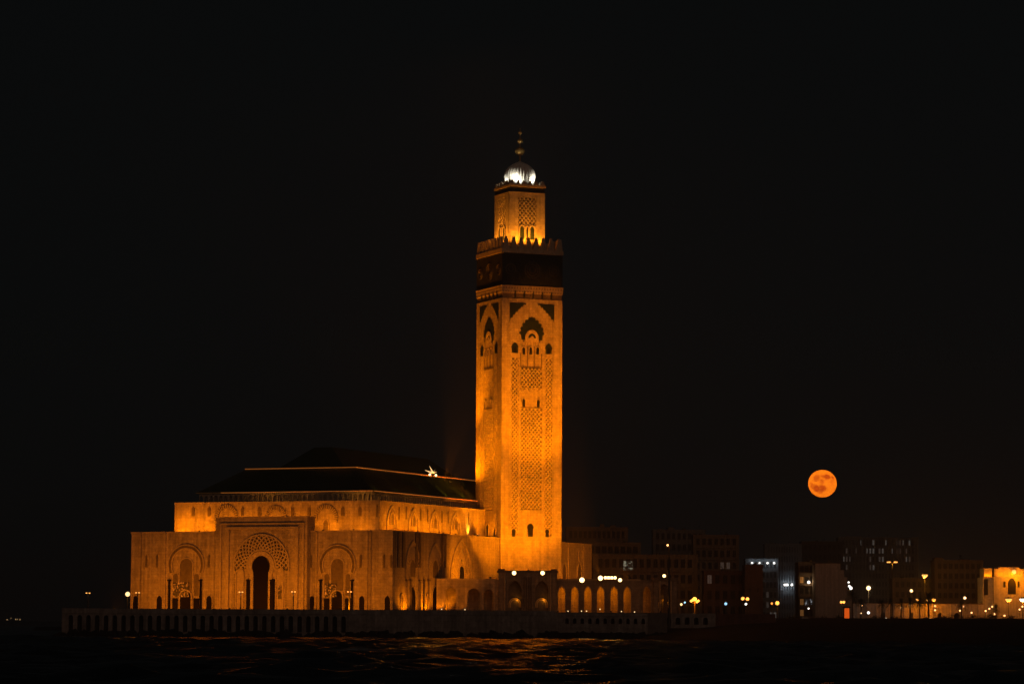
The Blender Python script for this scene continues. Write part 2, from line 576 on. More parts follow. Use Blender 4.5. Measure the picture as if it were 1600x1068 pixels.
def lattice(mb, s0, s1, z0, z1, cw, ch, bar, o0, o1):
    """net of crossing diagonal ribs clipped to a rectangle"""
    k = ch / cw
    w, h = s1 - s0, z1 - z0
    n = int((w + h / k) / cw) + 2
    for sgn in (1, -1):
        for i in range(-n, n + 1):
            # z = z0 + sgn*k*(s - c)
            c = s0 + i * cw if sgn > 0 else s0 + i * cw
            pa = []
            for s in (s0, s1):
                z = z0 + sgn * k * (s - c)
                pa.append((s, z))
            (sa, za), (sb, zb) = pa
            def clip(p, q):
                (x0, y0), (x1, y1) = p, q
                t0, t1 = 0.0, 1.0
                dy = y1 - y0
                for lim, side in ((z0, 1), (z1, -1)):
                    if abs(dy) < 1e-9:
                        continue
                    t = (lim - y0) / dy
                    inside_later = dy * side > 0
                    if inside_later:
                        t0 = max(t0, t)
                    else:
                        t1 = min(t1, t)
                if t1 - t0 < 1e-3:
                    return None
                return (x0 + (x1 - x0) * t0, y0 + dy * t0), (x0 + (x1 - x0) * t1, y0 + dy * t1)
            r = clip((sa, za), (sb, zb))
            if r:
                mb.bar(r[0], r[1], bar, o0, o1 - (0.03 if sgn < 0 else 0))

ORD = ['first', 'second', 'third', 'fourth', 'fifth', 'sixth', 'seventh', 'eighth', 'ninth', 'tenth', 'eleventh', 'twelfth',
       'thirteenth', 'fourteenth', 'fifteenth', 'sixteenth', 'seventeenth', 'eighteenth', 'nineteenth', 'twentieth']

# ------------------------------------------------------------------ lamps
def floodlight(loc, target, watts, cone, label, color=SODIUM, blend=0.6, lens='em_flood', size=0.5, group='floodlights on the mosque', radius=0.4):
    """a floodlight on a yoke; its own lamp shines out through the lens"""
    t = thing('floodlight', loc, label, 'floodlight', group)
    d = (Vector(target) - Vector(loc)).normalized()
    q = d.to_track_quat('-Z', 'Y')
    t['_o'] = (0, 0, 0)
    s = size
    m = MB()
    m.lathe((0, 0, 0), [(0.98 * s, -0.28 * s), (1.0 * s, 0.0), (0.9 * s, 0.35 * s), (0.6 * s, 0.7 * s), (0.25 * s, 0.85 * s)], 18)
    for k in range(-3, 4):
        m.box(k * 0.16 * s - 0.02, k * 0.16 * s + 0.02, -0.45 * s, 0.45 * s, 0.8 * s, 1.0 * s)
    h = m.build('housing', M['metal'], t)
    m = MB()
    m.lathe((0, 0, 0), [(0.5 * s, -0.36 * s), (0.88 * s, -0.33 * s), (0.9 * s, -0.29 * s)], 18)
    l = m.build('lens', M[lens], t)
    m = MB()
    m.tube((-1.15 * s, 0, 0.2 * s), (-1.15 * s, 0, -0.1 * s), 0.06 * s, 0.06 * s, 8)
    m.tube((1.15 * s, 0, 0.2 * s), (1.15 * s, 0, -0.1 * s), 0.06 * s, 0.06 * s, 8)
    m.box(-1.2 * s, 1.2 * s, -0.12 * s, 0.12 * s, 1.02 * s, 1.12 * s)
    m.box(-1.22 * s, -1.04 * s, -0.1 * s, 0.1 * s, 0.1 * s, 1.02 * s)
    m.box(1.04 * s, 1.22 * s, -0.1 * s, 0.1 * s, 0.1 * s, 1.02 * s)
    y = m.build('yoke', M['metal'], t)
    ld = bpy.data.lights.new('flood_beam', 'SPOT')
    ld.energy, ld.color, ld.spot_size, ld.spot_blend = watts, color, R(cone), blend
    ld.shadow_soft_size = radius
    lo = bpy.data.objects.new('flood_beam', ld)
    COL.objects.link(lo)
    lo.parent = t
    lo.location = (0, 0, -0.5 * s - radius)
    t.rotation_mode = 'QUATERNION'
    t.rotation_quaternion = q
    return t

def point(parent, loc, watts, color, r=0.3):
    ld = bpy.data.lights.new('lamp_glow', 'POINT')
    ld.energy, ld.color, ld.shadow_soft_size = watts, color, r
    lo = bpy.data.objects.new('lamp_glow', ld)
    COL.objects.link(lo)
    lo.parent = parent
    lo.location = Vector(loc) - Vector(parent['_o'])
    return lo

#@@SETTING
# ------------------------------------------------------------------ the setting: sea, shore, city ground, far coast
TZ = 11.0                                            # level of the mosque terrace
def structure(o):
    o['kind'] = 'structure'
    return o

def swell(x, y):
    z = 0.0
    for kx, ky, am, ph in WAVES:
        z += 1.75 * am * math.sin(kx * x + ky * y + ph)
    return z
wr = random.Random(11)
WAVES = []
for L, am in ((34, .10), (21, .12), (15, .12), (11, .11), (8.5, .09), (6.8, .07), (5.6, .05)):
    for _ in range(2):
        a = math.pi / 2 + (wr.random() - .5) * 2.0
        WAVES.append((2 * math.pi / L * math.cos(a), 2 * math.pi / L * math.sin(a), am, wr.random() * 6.3))
m = MB()
xs = [-9000, -3000, -1200, -600] + [-330 + 4 * i for i in range(171)] + [600, 1200, 3000, 9000]
ys = [-50, 60, 140, 190] + [230 + 2.3 * j for j in range(440)] + [1400, 2000, 3000, 6000, 16000, 40000]
vs = [(x, y, swell(x, y) * (1.0 if 190 < y < 1300 else 0.1)) for y in ys for x in xs]
nx = len(xs)
m.add(vs, [(j * nx + i, j * nx + i + 1, (j + 1) * nx + i + 1, (j + 1) * nx + i) for j in range(len(ys) - 1) for i in range(nx - 1)])
structure(m.build('sea', M['water'], None, None, True))

def lerp_tab(tab, x):
    if x <= tab[0][0]:
        return tab[0][1]
    for (a, u), (b, v) in zip(tab[:-1], tab[1:]):
        if x <= b:
            return u + (v - u) * (x - a) / (b - a)
    return tab[-1][1]
SHORE = [(-190, 2600), (-180, 1225), (44, 1212), (60, 1150), (95, 1030), (150, 930), (240, 870), (420, 830), (900, 800)]
rnd = random.Random(3)
m = MB()
gx = [-400 + 12 * i for i in range(112)]
gy = [780 + 14 * j for j in range(140)]
hn = {}
vs = []
for j, y in enumerate(gy):
    for i, x in enumerate(gx):
        d = y - lerp_tab(SHORE, x)
        if d < 0:
            z = -1.5
        else:
            z = min(1.0, d / 330.0) ** 0.8 * 9.4
            rough = (1.1 if d < 240 else (0.35 if d < 330 else 0.05))
            z += rough * (rnd.random() - 0.35)
            if x < 80 and y > 1215:
                z = min(z, 9.0)
            if x < 55 and y > 1200:
                z = 3.0
        vs.append((x + (rnd.random() - .5) * 6, y + (rnd.random() - .5) * 6, z))
n = len(gx)
m.add(vs, [(j * n + i, j * n + i + 1, (j + 1) * n + i + 1, (j + 1) * n + i) for j in range(len(gy) - 1) for i in range(n - 1)])
structure(m.build('shore', M['rock'], None, None, True))
# coast road along the town
m = MB()
m.box(90, 700, 1640, 1652, 9.2, 9.75)
structure(m.build('coast_road', M['asphalt']))
m = MB()
m.box(90, 700, 1634.5, 1639.5, 9.2, 9.88)
structure(m.build('pavement', M['paving']))
# the low coast beyond the bay at the left
m = MB()
vs = []
for i in range(61):
    x = -3600 + i * 40
    y = 9000
    h = 8 + 7 * abs(math.sin(i * 1.3)) * rnd.random()
    vs += [(x, y, -1), (x, y + 300, h), (x, y + 900, h + 3)]
m.add(vs, [(3 * i, 3 * i + 3, 3 * i + 4, 3 * i + 1) for i in range(60)] + [(3 * i + 1, 3 * i + 4, 3 * i + 5, 3 * i + 2) for i in range(60)])
structure(m.build('far_coast', M['rock']))

# terrace the mosque stands on
m = MB()
m.box(-176, 62, 1219, 1520, -2, TZ)
structure(m.build('terrace', M['paving']))

# ------------------------------------------------------------------ sea wall
SW = Face(-176.5, 1214, 0)                            # front of the wall, s to the right
wall = thing('sea_wall', (-60, 1216, 0), 'long dark concrete sea wall with tall arched slots under the mosque terrace', 'sea wall')
m = MB(SW.xf)
ops = []
for k in range(32):
    s, z = SW.px(110.5 + 13.75 * k, 975)
    ops.append((s, 1.75, 2.6, 8.1, 'round'))
s_mid = SW.px(553, 970)[0]
arcwall(m, 0, s_mid, 0.6, 9.6, ops, -3.0, 0.0, 6)
m.build('arched_panel', M['sea_wall'], wall)
m = MB(SW.xf)
s_r = SW.px(868, 970)[0]
s_e = SW.px(1012, 970)[0]
m.box(s_mid, s_r, -3, 0.15, 0.6, 9.6)
for k in range(24):                                   # shallow weathered piers on the blank length
    a = s_mid + 1.5 + k * 3.4
    m.box(a, a + 0.8, 0.15, 0.45, 0.6, 8.4)
m.build('blank_panel', M['sea_wall'], wall)
m = MB(SW.xf)
ops = [(SW.px(886 + 11.9 * k, 968)[0], 1.35, 6.5, 8.0, 'round') for k in range(11)]
arcwall(m, s_r, s_e, 0.6, 9.4, ops, -3.0, 0.0, 5)
m.build('niche_panel', M['sea_wall'], wall)
m = MB(SW.xf)
m.box(-0.5, s_r, -5.2, 0.5, 9.6, 11.6)
m.box(s_r, s_e, -5.2, 0.4, 9.4, 10.6)
m.build('parapet', M['sea_wall'], wall)
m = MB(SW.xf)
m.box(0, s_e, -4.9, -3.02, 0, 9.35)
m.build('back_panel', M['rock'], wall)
m = MB(SW.xf)
m.box(-0.5, 0, -60, -0.2, 0.6, 11.0)
m.build('end_panel', M['sea_wall'], wall)
# footing blocks against the sea: one heap nobody would count
m = MB()
for k in range(420):
    x = -178 + 240 * rnd.random()
    y = 1213 - 9 * rnd.random() ** 1.5
    r = 0.8 + 1.5 * rnd.random()
    z = 0.2 + (y - 1204) * 0.13 * rnd.random()
    q = Quaternion(Vector((rnd.random() - .5, rnd.random() - .5, rnd.random() - .5)).normalized(), rnd.random() * 3)
    c = [(sx * r, sy * r * .8, sz * r * .7) for sz in (-1, 1) for sx, sy in ((-1, -1), (1, -1), (1, 1), (-1, 1))]
    c = [(Vector((x, y, z)) + q @ Vector(p)) for p in c]
    m.add(c, [(0, 3, 2, 1), (4, 5, 6, 7), (0, 1, 5, 4), (1, 2, 6, 5), (2, 3, 7, 6), (3, 0, 4, 7)])
rk = m.build('rock_armour', M['rock'])
rk['kind'] = 'stuff'
tag(rk, 'dark wet boulders heaped along the foot of the sea wall', 'rocks')
# low promenade wall running on to the right
PW = Face(52.5, 1236, 0.10)
pw = thing('promenade_wall', (70, 1240, 8), 'low wall with small dark openings right of the sea wall', 'wall')
m = MB(PW.xf)
s1 = PW.px(1118, 966)[0]
s2 = PW.px(1212, 966)[0]
ops = [(PW.px(1016 + 14.4 * k, 968)[0], 1.9, 6.4, 8.3, 'round') for k in range(7)]
arcwall(m, 0, s1, 5.0, 10.4, ops, -2.5, 0.0, 5)
m.build('niche_panel', M['sea_wall'], pw)
m = MB(PW.xf)
m.box(s1, s2, -2.5, -0.4, 5.0, 10.8)
m.build('blank_panel', M['plaster_rose'], pw)
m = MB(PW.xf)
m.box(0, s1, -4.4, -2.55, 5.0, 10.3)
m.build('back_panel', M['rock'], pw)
m = MB(PW.xf)
m.box(-0.3, s1, -2.8, 0.3, 10.4, 10.9)
m.build('coping', M['sea_wall'], pw)

#@@MINARET
# ------------------------------------------------------------------ minaret
AM, WM = 0.4067, 29.2
CX, CY = -4.47, 1350.0                                # the corner nearest the camera
er = Vector((math.cos(AM), math.sin(AM)))
el = Vector((-math.sin(AM), math.cos(AM)))
MC = Vector((CX, CY)) + (er + el) * WM / 2
FR = Face(CX, CY, AM)                                 # right-hand visible face
mina = thing('minaret', (MC.x, MC.y, TZ), 'tall square floodlit stone minaret with carved lattice faces and white dome', 'minaret')
HW = WM / 2
def zf(y, x=830):
    return FR.px(x, y)[1]
def sf(x, y=700):
    return FR.px(x, y)[0]
Z_SILL = zf(838)
Z_TOP = zf(467)
RC = 1.35                                             # depth of the carved recesses
# local turn: face k is the right face turned by k*90 deg about the centre
def turned(k):
    c, s = math.cos(k * math.pi / 2), math.sin(k * math.pi / 2)
    def xf(p):
        w = FR.xf(p)
        dx, dy = w.x - MC.x, w.y - MC.y
        return Vector((MC.x + c * dx - s * dy, MC.y + s * dx + c * dy, w.z))
    return xf
SL0, SL1 = sf(798.5), sf(809.8)                       # left lattice strip
SC0, SC1 = sf(813), sf(846.5)                         # middle field
SR0, SR1 = sf(851), sf(862.5)                         # right lattice strip
m = MB()
for k in range(4):
    m.xf = turned(k)
    # recessed wall behind the carving (each face a slab; cores meet at the corners)
    # plain borders, proud of the recess
    m.box(0, SL0, -RC, 0, TZ - 1, Z_TOP)
    m.box(SR1, WM - RC, -RC, 0, TZ - 1, Z_TOP)
    m.box(SL0, SR1, -RC, 0, TZ - 1, Z_SILL)
    m.box(SL0, SR1, -RC, -0.02, zf(473), Z_TOP)
    m.box(SL1, SC0, -RC, -0.04, Z_SILL, zf(560))
    m.box(SC1, SR0, -RC, -0.04, Z_SILL, zf(560))
    m.box(SC0, SC1, -RC, -0.06, Z_SILL, zf(796))      # plain field over the sill
    m.box(SC0, SC1, -RC, -0.06, zf(638), zf(611))     # field of the two small windows
    m.box(SC0, SC1, -RC, -0.10, zf(574.5), zf(540))
    m.box(SL0, SR1, -RC, -0.10, zf(540), zf(473))     # arch field
    m.box(SL0, SC0, -RC, -0.06, zf(560), zf(540))
    m.box(SC1, SR1, -RC, -0.06, zf(560), zf(540))
    # little scalloped crest over the two windows
    for j in range(5):
        a = SC0 + (SC1 - SC0) * (j + 0.1) / 5
        b = SC0 + (SC1 - SC0) * (j + 0.9) / 5
        m.prism([(a, zf(611)), (b, zf(611)), ((a + b) / 2, zf(604.5))], -RC, -0.08)
m.build('shaft', M['stone'], mina)
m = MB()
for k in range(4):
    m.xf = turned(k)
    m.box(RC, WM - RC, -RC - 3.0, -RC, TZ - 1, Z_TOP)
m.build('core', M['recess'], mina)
def face_part(name, mats, fn):
    """one mesh for the right face, shared by the other three faces"""
    out = []
    mb = MB(FR.xf)
    fn(mb)
    ob = mb.build(name, mats, mina)
    out.append(ob)
    for k in (1, 2, 3):
        c = ob.copy()
        COL.objects.link(c)
        c.parent = mina
        c.rotation_euler = (0, 0, -k * math.pi / 2)
        out.append(c)
    return out
def add_sub(parents, name, mats, fn):
    mb = MB(FR.xf)
    fn(mb)
    ob = mb.build(name, mats, parents[0])
    for p in parents[1:]:
        c = ob.copy()
        COL.objects.link(c)
        c.parent = p
CWD = (SC1 - SC0) / 5.7
face_part('lattice_panel', M['carved'], lambda b: lattice(b, SC0, SC1, zf(795), zf(638), CWD, CWD * 1.1, 0.40, -RC, -0.05))
face_part('lattice_panel', M['carved'], lambda b: lattice(b, SC0, SC1, zf(611), zf(575), CWD, CWD * 1.1, 0.40, -RC, -0.05))
sw = (SL1 - SL0) / 2.0
face_part('lattice_strip', M['carved'], lambda b: lattice(b, SL0, SL1, Z_SILL, zf(556), sw, sw * 1.1, 0.44, -RC, -0.05))
face_part('lattice_strip', M['carved'], lambda b: lattice(b, SR0, SR1, Z_SILL, zf(556), sw, sw * 1.1, 0.44, -RC, -0.05))
# windows
def win_set(x, y0, y1, w, kind='round', fr=0.35):
    s = sf(x, y1)
    z0, zt = zf(y1, x), zf(y0, x)
    zs = zt - w * (0.5 if kind == 'round' else 0.95)
    a = arch(s, z0, w, zs, kind)
    top = max(z for _, z in a)
    b = offset(a, s, 1 + 2 * fr / w, 1 + fr / (top - z0))
    fs = face_part('window', M['carved'], lambda mb: mb.band(b, a, -0.3, 0.30))
    add_sub(fs, 'pane', M['glass'], lambda mb: mb.prism(a, -0.3, 0.05))
win_set(828.3, 817.5, 838, 2.6, 'horseshoe')
win_set(802.3, 826, 838.3, 1.7, 'horseshoe')
win_set(854.5, 826.5, 838.8, 1.7, 'horseshoe')
win_set(818, 623, 635, 1.45)
win_set(840.8, 624, 635.6, 1.45)
for x in (818.2, 829, 839.8):
    win_set(x, 541, 553.5, 1.45, 'pointed', 0.25)
def niche(x, y0, y1):
    s = sf(x, y1)
    a = arch(s, zf(y1, x), 3.0, zf(y1, x) + 2.2, 'lobed')
    fs = face_part('niche', M['zellige'], lambda mb: mb.prism(a, -0.2, 0.06))
    add_sub(fs, 'pane', M['glass'], lambda mb: mb.prism(arch(s, zf(y1, x), 1.2, zf(y1, x) + 2.2, 'round'), 0.06, 0.14))
niche(804.4, 534, 551)
niche(857.2, 536, 553)
def bay(mb):                                          # sill and slender columns of the three-light window
    mb.box(SC0, SC1, -0.1, 0.12, zf(575), zf(573))
    for x in (812.9, 823.6, 834.4, 845.6):
        mb.box(sf(x) - 0.22, sf(x) + 0.22, -0.1, 0.10, zf(573), zf(552 if x in (812.9, 845.6) else 541))
face_part('window_bay', M['shadow_stone'], bay)
face_part('sill', M['shadow_stone'], lambda mb: mb.box(sf(813), sf(845), -0.06, 0.14, zf(637.4), zf(635.6)))
face_part('ledge', M['carved'], lambda mb: mb.box(sf(797), sf(862), 0.0, 0.35, zf(839.5), zf(838.3)))
# great blind arch: dark green spandrels, lobed niche, inner arch band
def spandrel(mb):
    zt, zb = zf(474, 830), zf(503.5, 830)
    s0, s1 = sf(796.3, 480), sf(866, 480)
    c = (s0 + s1) / 2
    def edge(t):                                      # arch extrados from apex (t=0) to foot (t=1), lobed
        s = c - 1.9 - t * (c - 1.9 - s0)
        z = zt - (zt - zb) * (0.04 + 0.96 * t ** 1.35) + 0.85 * abs(math.sin(t * math.pi * 7))
        return s, min(z, zt)
    left = [(s0, zt)] + [edge(1 - k / 42) for k in range(43)]
    left[-1] = (left[-1][0], zt)
    left = left[:1] + left[1:]
    mb.prism(left, -0.15, 0.06)
    mb.prism([(2 * c - s, z) for s, z in reversed(left)], -0.15, 0.06)
face_part('spandrel_mosaic', M['zellige'], spandrel)
cA = sf(831, 520)
def inner_niche(mb):
    w = sf(849, 520) - sf(813.5, 520)
    a = arch(cA, zf(531), w * 0.93, zf(524), 'lobed')
    mb.prism(a, -0.2, 0.07)
face_part('arch_mosaic', M['zellige'], inner_niche)
def arch_band(mb):
    r1, r0 = sf(841.5, 520) - cA, sf(837, 520) - cA
    zc = zf(528)
    for i in range(22):                               # voussoirs with gaps
        a0, a1 = math.pi * i / 22, math.pi * (i + 1) / 22
        pts = [(cA + r1 * math.cos(a0), zc + r1 * 1.12 * math.sin(a0)), (cA + r1 * math.cos(a1), zc + r1 * 1.12 * math.sin(a1)),
               (cA + r0 * math.cos(a1), zc + r0 * 1.12 * math.sin(a1)), (cA + r0 * math.cos(a0), zc + r0 * 1.12 * math.sin(a0))]
        mb.prism(pts, -0.1, 0.32)
    r = sf(833.8, 520) - cA
    mb.prism([(cA + r * math.cos(math.pi * k / 16), zc + r * 1.15 * math.sin(math.pi * k / 16)) for k in range(17)], -0.1, 0.30)
    mb.box(cA - r1, cA + r1, -0.1, 0.30, zf(534), zc)
    for j in range(7):                                # corbelled fringe
        s = cA - r1 * 1.35 + j * r1 * 2.7 / 7
        mb.box(s, s + r1 * 0.2, -0.1, 0.36, zf(539), zf(534.3))
face_part('arch_band', M['carved'], arch_band)
# cornice, mosaic belt, ledge, merlons
Zc0, Zc1, Zc2 = Z_TOP, zf(459), zf(447)
Zb1, Zb2 = zf(396.5), zf(389.5)
cx, cy = MC.x, MC.y
def sq(mb, half, z0, z1, half2=None):
    """square ring course turned with the tower"""
    h2 = half2 or half
    vs = []
    for hh, z in ((half, z0), (h2, z1)):
        for a, b in ((-1, -1), (1, -1), (1, 1), (-1, 1)):
            p = MC + er * a * hh + el * b * hh
            vs.append((p.x, p.y, z))
    mb.add(vs, [(0, 3, 2, 1), (4, 5, 6, 7), (0, 1, 5, 4), (1, 2, 6, 5), (2, 3, 7, 6), (3, 0, 4, 7)])
m = MB()
sq(m, HW - 0.25, Zc0, Zc1)
m.build('frieze', M['shadow_stone'], mina)
for j in range(5):
    face_part('frieze_dash', M['zellige'], lambda mb: mb.box(WM * (0.215 + 0.15 * j) - 0.28, WM * (0.215 + 0.15 * j) + 0.28, -0.3, 0.42, Zc0 + 0.3, zf(455)))
m = MB()
sq(m, HW + 0.12, Zc1, Zc2 - 0.4, HW + 0.28)
sq(m, HW + 0.40, Zc2 - 0.4, Zc2)
m.m = 1
for k in range(4):
    m.xf = turned(k)
    for j in range(22):                               # drilled carving under the cornice
        c = WM * (j + 0.5) / 22
        m.prism([(c - 0.3, zf(452)), (c + 0.3, zf(452)), (c, zf(448.6))], 0.0, 0.36)
        m.box(c - 0.55, c + 0.15, 0.0, 0.27, zf(457), zf(455.6))
m.build('cornice', [M['carved'], M['shadow_stone']], mina)
m = MB()
sq(m, HW + 0.05, Zc2, Zb1)
m.build('mosaic_belt', M['zellige_band'], mina)
def rosette(mb):
    c, zc = WM / 2, (Zc2 + Zb1) / 2
    for r, w in ((1.2, .35), (2.4, .3), (3.5, .28)):
        o = [(c + (r + w) * math.cos(2 * math.pi * k / 24), zc + (r + w) * math.sin(2 * math.pi * k / 24)) for k in range(25)]
        i = [(c + r * math.cos(2 * math.pi * k / 24), zc + r * math.sin(2 * math.pi * k / 24)) for k in range(25)]
        mb.band(o, i, 0, 0.18)
    for dx in (-10.5, 10.5):
        for r in (1.0, 2.2):
            o = [(c + dx + (r + .28) * math.cos(2 * math.pi * k / 16), zc + (r + .28) * math.sin(2 * math.pi * k / 16)) for k in range(17)]
            i = [(c + dx + r * math.cos(2 * math.pi * k / 16), zc + r * math.sin(2 * math.pi * k / 16)) for k in range(17)]
            mb.band(o, i, 0, 0.18)
face_part('rosette', M['rosette'], rosette)
m = MB()
sq(m, HW + 0.35, Zb1, Zb2)
m.build('gallery_ledge', M['carved'], mina)
m = MB()
sq(m, HW - 1.6, Zb2, Zb2 + 0.3)
m.build('gallery_floor', M['stone'], mina)
def merlon_poly(s, w, z0, h, steps=6):
    left = []
    for k in range(steps):
        hw = w / 2 * (1 - 0.86 * k / steps)
        left += [(s - hw, z0 + h * k / steps), (s - hw, z0 + h * (k + 1) / steps)]
    return left + [(2 * s - x, z) for x, z in reversed(left)]
ZM = zf(371)
def one_merlon(s, w, h, z0, half_inset, name='merlon', mat='carved'):
    mb = MB(FR.xf)
    mb.prism(merlon_poly(s, w, z0, h), -1.1 + half_inset, -0.1 + half_inset)
    ob = mb.build(name, M[mat], mina)
    for k in (1, 2, 3):
        c = ob.copy()
        COL.objects.link(c)
        c.parent = mina
        c.rotation_euler = (0, 0, -k * math.pi / 2)
for j in range(8):
    one_merlon(1.9 + j * (WM - 3.8) / 7 + (0.0 if j else 0.0), 3.15, ZM - Zb2, Zb2, 0.3)
# lantern
HL = 17.25 / 2
def LF(x, y):
    f = Face(*(MC - (er + el) * HL), AM)
    return f, f.px(x, y)
LFR = Face(*(MC - (er + el) * HL), AM)
def lz(y, x=824):
    return LFR.px(x, y)[1]
def ls(x, y=340):
    return LFR.px(x, y)[0]
WL = 2 * HL
m = MB()
def lturn(k):
    c, s = math.cos(k * math.pi / 2), math.sin(k * math.pi / 2)
    def xf(p):
        w = LFR.xf(p)
        dx, dy = w.x - MC.x, w.y - MC.y
        return Vector((MC.x + c * dx - s * dy, MC.y + s * dx + c * dy, w.z))
    return xf
def lface(name, mats, fn):
    mb = MB(LFR.xf)
    fn(mb)
    ob = mb.build(name, mats, mina)
    out = [ob]
    for k in (1, 2, 3):
        c = ob.copy()
        COL.objects.link(c)
        c.parent = mina
        c.rotation_euler = (0, 0, -k * math.pi / 2)
        out.append(c)
    return out
P0, P1 = ls(809.5), ls(838)
for k in range(4):
    m.xf = lturn(k)
    m.box(0, P0, -1.0, 0, Zb2, lz(302))
    m.box(P1, WL - 1.0, -1.0, 0, Zb2, lz(302))
    m.box(P0, P1, -1.0, -0.02, lz(308), lz(302))
    m.box(P0, P1, -1.0, -0.10, Zb2, lz(352))
m.build('lantern', M['stone'], mina)
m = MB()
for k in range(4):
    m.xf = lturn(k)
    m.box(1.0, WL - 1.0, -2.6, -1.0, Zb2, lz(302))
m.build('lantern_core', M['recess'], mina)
lw = (P1 - P0) / 4.5
lface('lattice_panel', M['carved'], lambda b: lattice(b, P0, P1, lz(352), lz(308), lw, lw * 1.1, 0.42, -1.0, -0.05))
def lwin(x, w, y0, y1, kind, pane):
    s = ls(x, y1)
    a = arch(s, lz(y1), w, lz(y0) - w * 0.9, kind)
    top = max(z for _, z in a)
    b = offset(a, s, 1 + 0.9 / w, 1 + 0.45 / (top - lz(y1)))
    fs = lface('window', M['carved'], lambda mb: mb.band(b, a, -0.3, 0.25))
    for f in fs[:1]:
        mb = MB(LFR.xf)
        mb.prism(a, -0.3, 0.02)
        p = mb.build('pane', M[pane], f)
    for f in fs[1:]:
        c = p.copy()
        COL.objects.link(c)
        c.parent = f
lwin(815.5, 2.1, 352, 374, 'pointed', 'zellige')
lwin(831.5, 2.1, 352, 374, 'pointed', 'zellige')
lwin(823.5, 0.9, 354, 374, 'pointed', 'glass')
m = MB()
sq(m, HL + 0.1, lz(302), lz(300.5))
m.build('string_course', M['carved'], mina)
m = MB()
sq(m, HL - 0.15, lz(300.5), lz(292.5))
m.build('lantern_belt', M['zellige_band'], mina)
m = MB()
sq(m, HL + 0.3, lz(292.5), lz(289))
m.build('lantern_cornice', M['carved'], mina)
LM0 = lz(289)
for j in range(6):
    mb = MB(LFR.xf)
    mb.prism(merlon_poly(1.3 + j * (WL - 2.6) / 5, 2.1, LM0, lz(282) - LM0, 4), -0.75, 0.0)
    ob = mb.build('merlon', M['carved'], mina)
    for k in (1, 2, 3):
        c = ob.copy()
        COL.objects.link(c)
        c.parent = mina
        c.rotation_euler = (0, 0, -k * math.pi / 2)
# dome and finial (on the axis of the tower)
def az(y):
    return at(811, y, MC.y).z
m = MB()
zd = LM0
HD = az(253) - zd
prof = [(6.3, 0), (6.3, HD * .12), (6.75, HD * .25), (7.1, HD * .42), (7.0, HD * .52), (6.4, HD * .66), (5.2, HD * .79), (3.6, HD * .89), (1.9, HD * .96), (0.7, HD), (0.4, HD * 1.02)]
m.lathe((MC.x, MC.y, zd), prof, 128, 32, 0.07)
m.build('dome', M['dome_tile'], mina, None, True)
m = MB()
m.tube((MC.x, MC.y, az(254)), (MC.x, MC.y, az(200)), 0.35, 0.12, 8)
m.build('finial_rod', M['brass'], mina)
for y, r in ((236.5, 2.1), (220.5, 1.25), (207.5, 0.85)):
    m = MB()
    m.lathe((MC.x, MC.y, az(y)), [(max(0.1, r * math.sin(math.pi * k / 14)), -r * .92 * math.cos(math.pi * k / 14)) for k in range(15)], 20)
    m.build('finial_ball', M['brass'], mina, None, True)

#@@HALL
# ------------------------------------------------------------------ prayer hall
AH = 0.4014
HA = Vector((-48.09, 1250.55))                        # near corner of the lower storey
hx = Vector((math.cos(AH), -math.sin(AH)))            # along the front, to the right
hy = Vector((math.sin(AH), math.cos(AH)))             # along the side, away
LEN = 122.1
def hw(x, y, z=0):
    p = HA + hx * x + hy * y
    return Vector((p.x, p.y, z))
ZL = 43.75
ZU = 56.5
ZE = 60.9
hall = thing('prayer_hall', (*HA, TZ), 'long floodlit stone prayer hall with green tiled roof and arched portals', 'mosque hall')
p0 = HA - hx * LEN
FF = Face(p0.x, p0.y, -AH)                            # seaward front, s to the right from its left end
FS = Face(HA.x, HA.y, math.pi / 2 - AH)               # side, s away from the near corner
pu = HA + hx * (-108.3) + hy * 12.2
UF = Face(pu.x, pu.y, -AH)                            # upper storey front
pu2 = HA + hx * (-12.0) + hy * 12.2
US = Face(pu2.x, pu2.y, math.pi / 2 - AH)             # upper storey side
def hbox(mb, x0, x1, y0, y1, z0, z1):
    mb.xf = lambda p: hw(p[0], p[1], p[2])
    mb.box(x0, x1, y0, y1, z0, z1)
m = MB()
hbox(m, -LEN, 0, 0, 221, TZ - 1, ZL)
m.build('lower_wall', M['stone'], hall)
m = MB()
hbox(m, -108.3, -12, 12.2, 200, ZL, ZU)
m.build('upper_wall', M['stone'], hall)
# copings
m = MB(FF.xf)
m.box(-0.25, LEN + 0.25, -0.9, 0.25, ZL, ZL + 0.45)
m.xf = FS.xf
m.box(0.9, 221, -0.9, 0.25, ZL, ZL + 0.42)
m.build('lower_coping', M['carved'], hall)
m = MB(UF.xf)
m.box(-0.2, 96.5, -0.8, 0.2, ZU, ZU + 0.4)
m.xf = US.xf
m.box(0.8, 187, -0.8, 0.2, ZU, ZU + 0.38)
m.build('upper_coping', M['carved'], hall)
# clerestory behind the eaves
m = MB()
hbox(m, -98.5, -21.5, 22, 190, ZU, ZE - 0.1)
m.build('clerestory', M['stone'], hall)
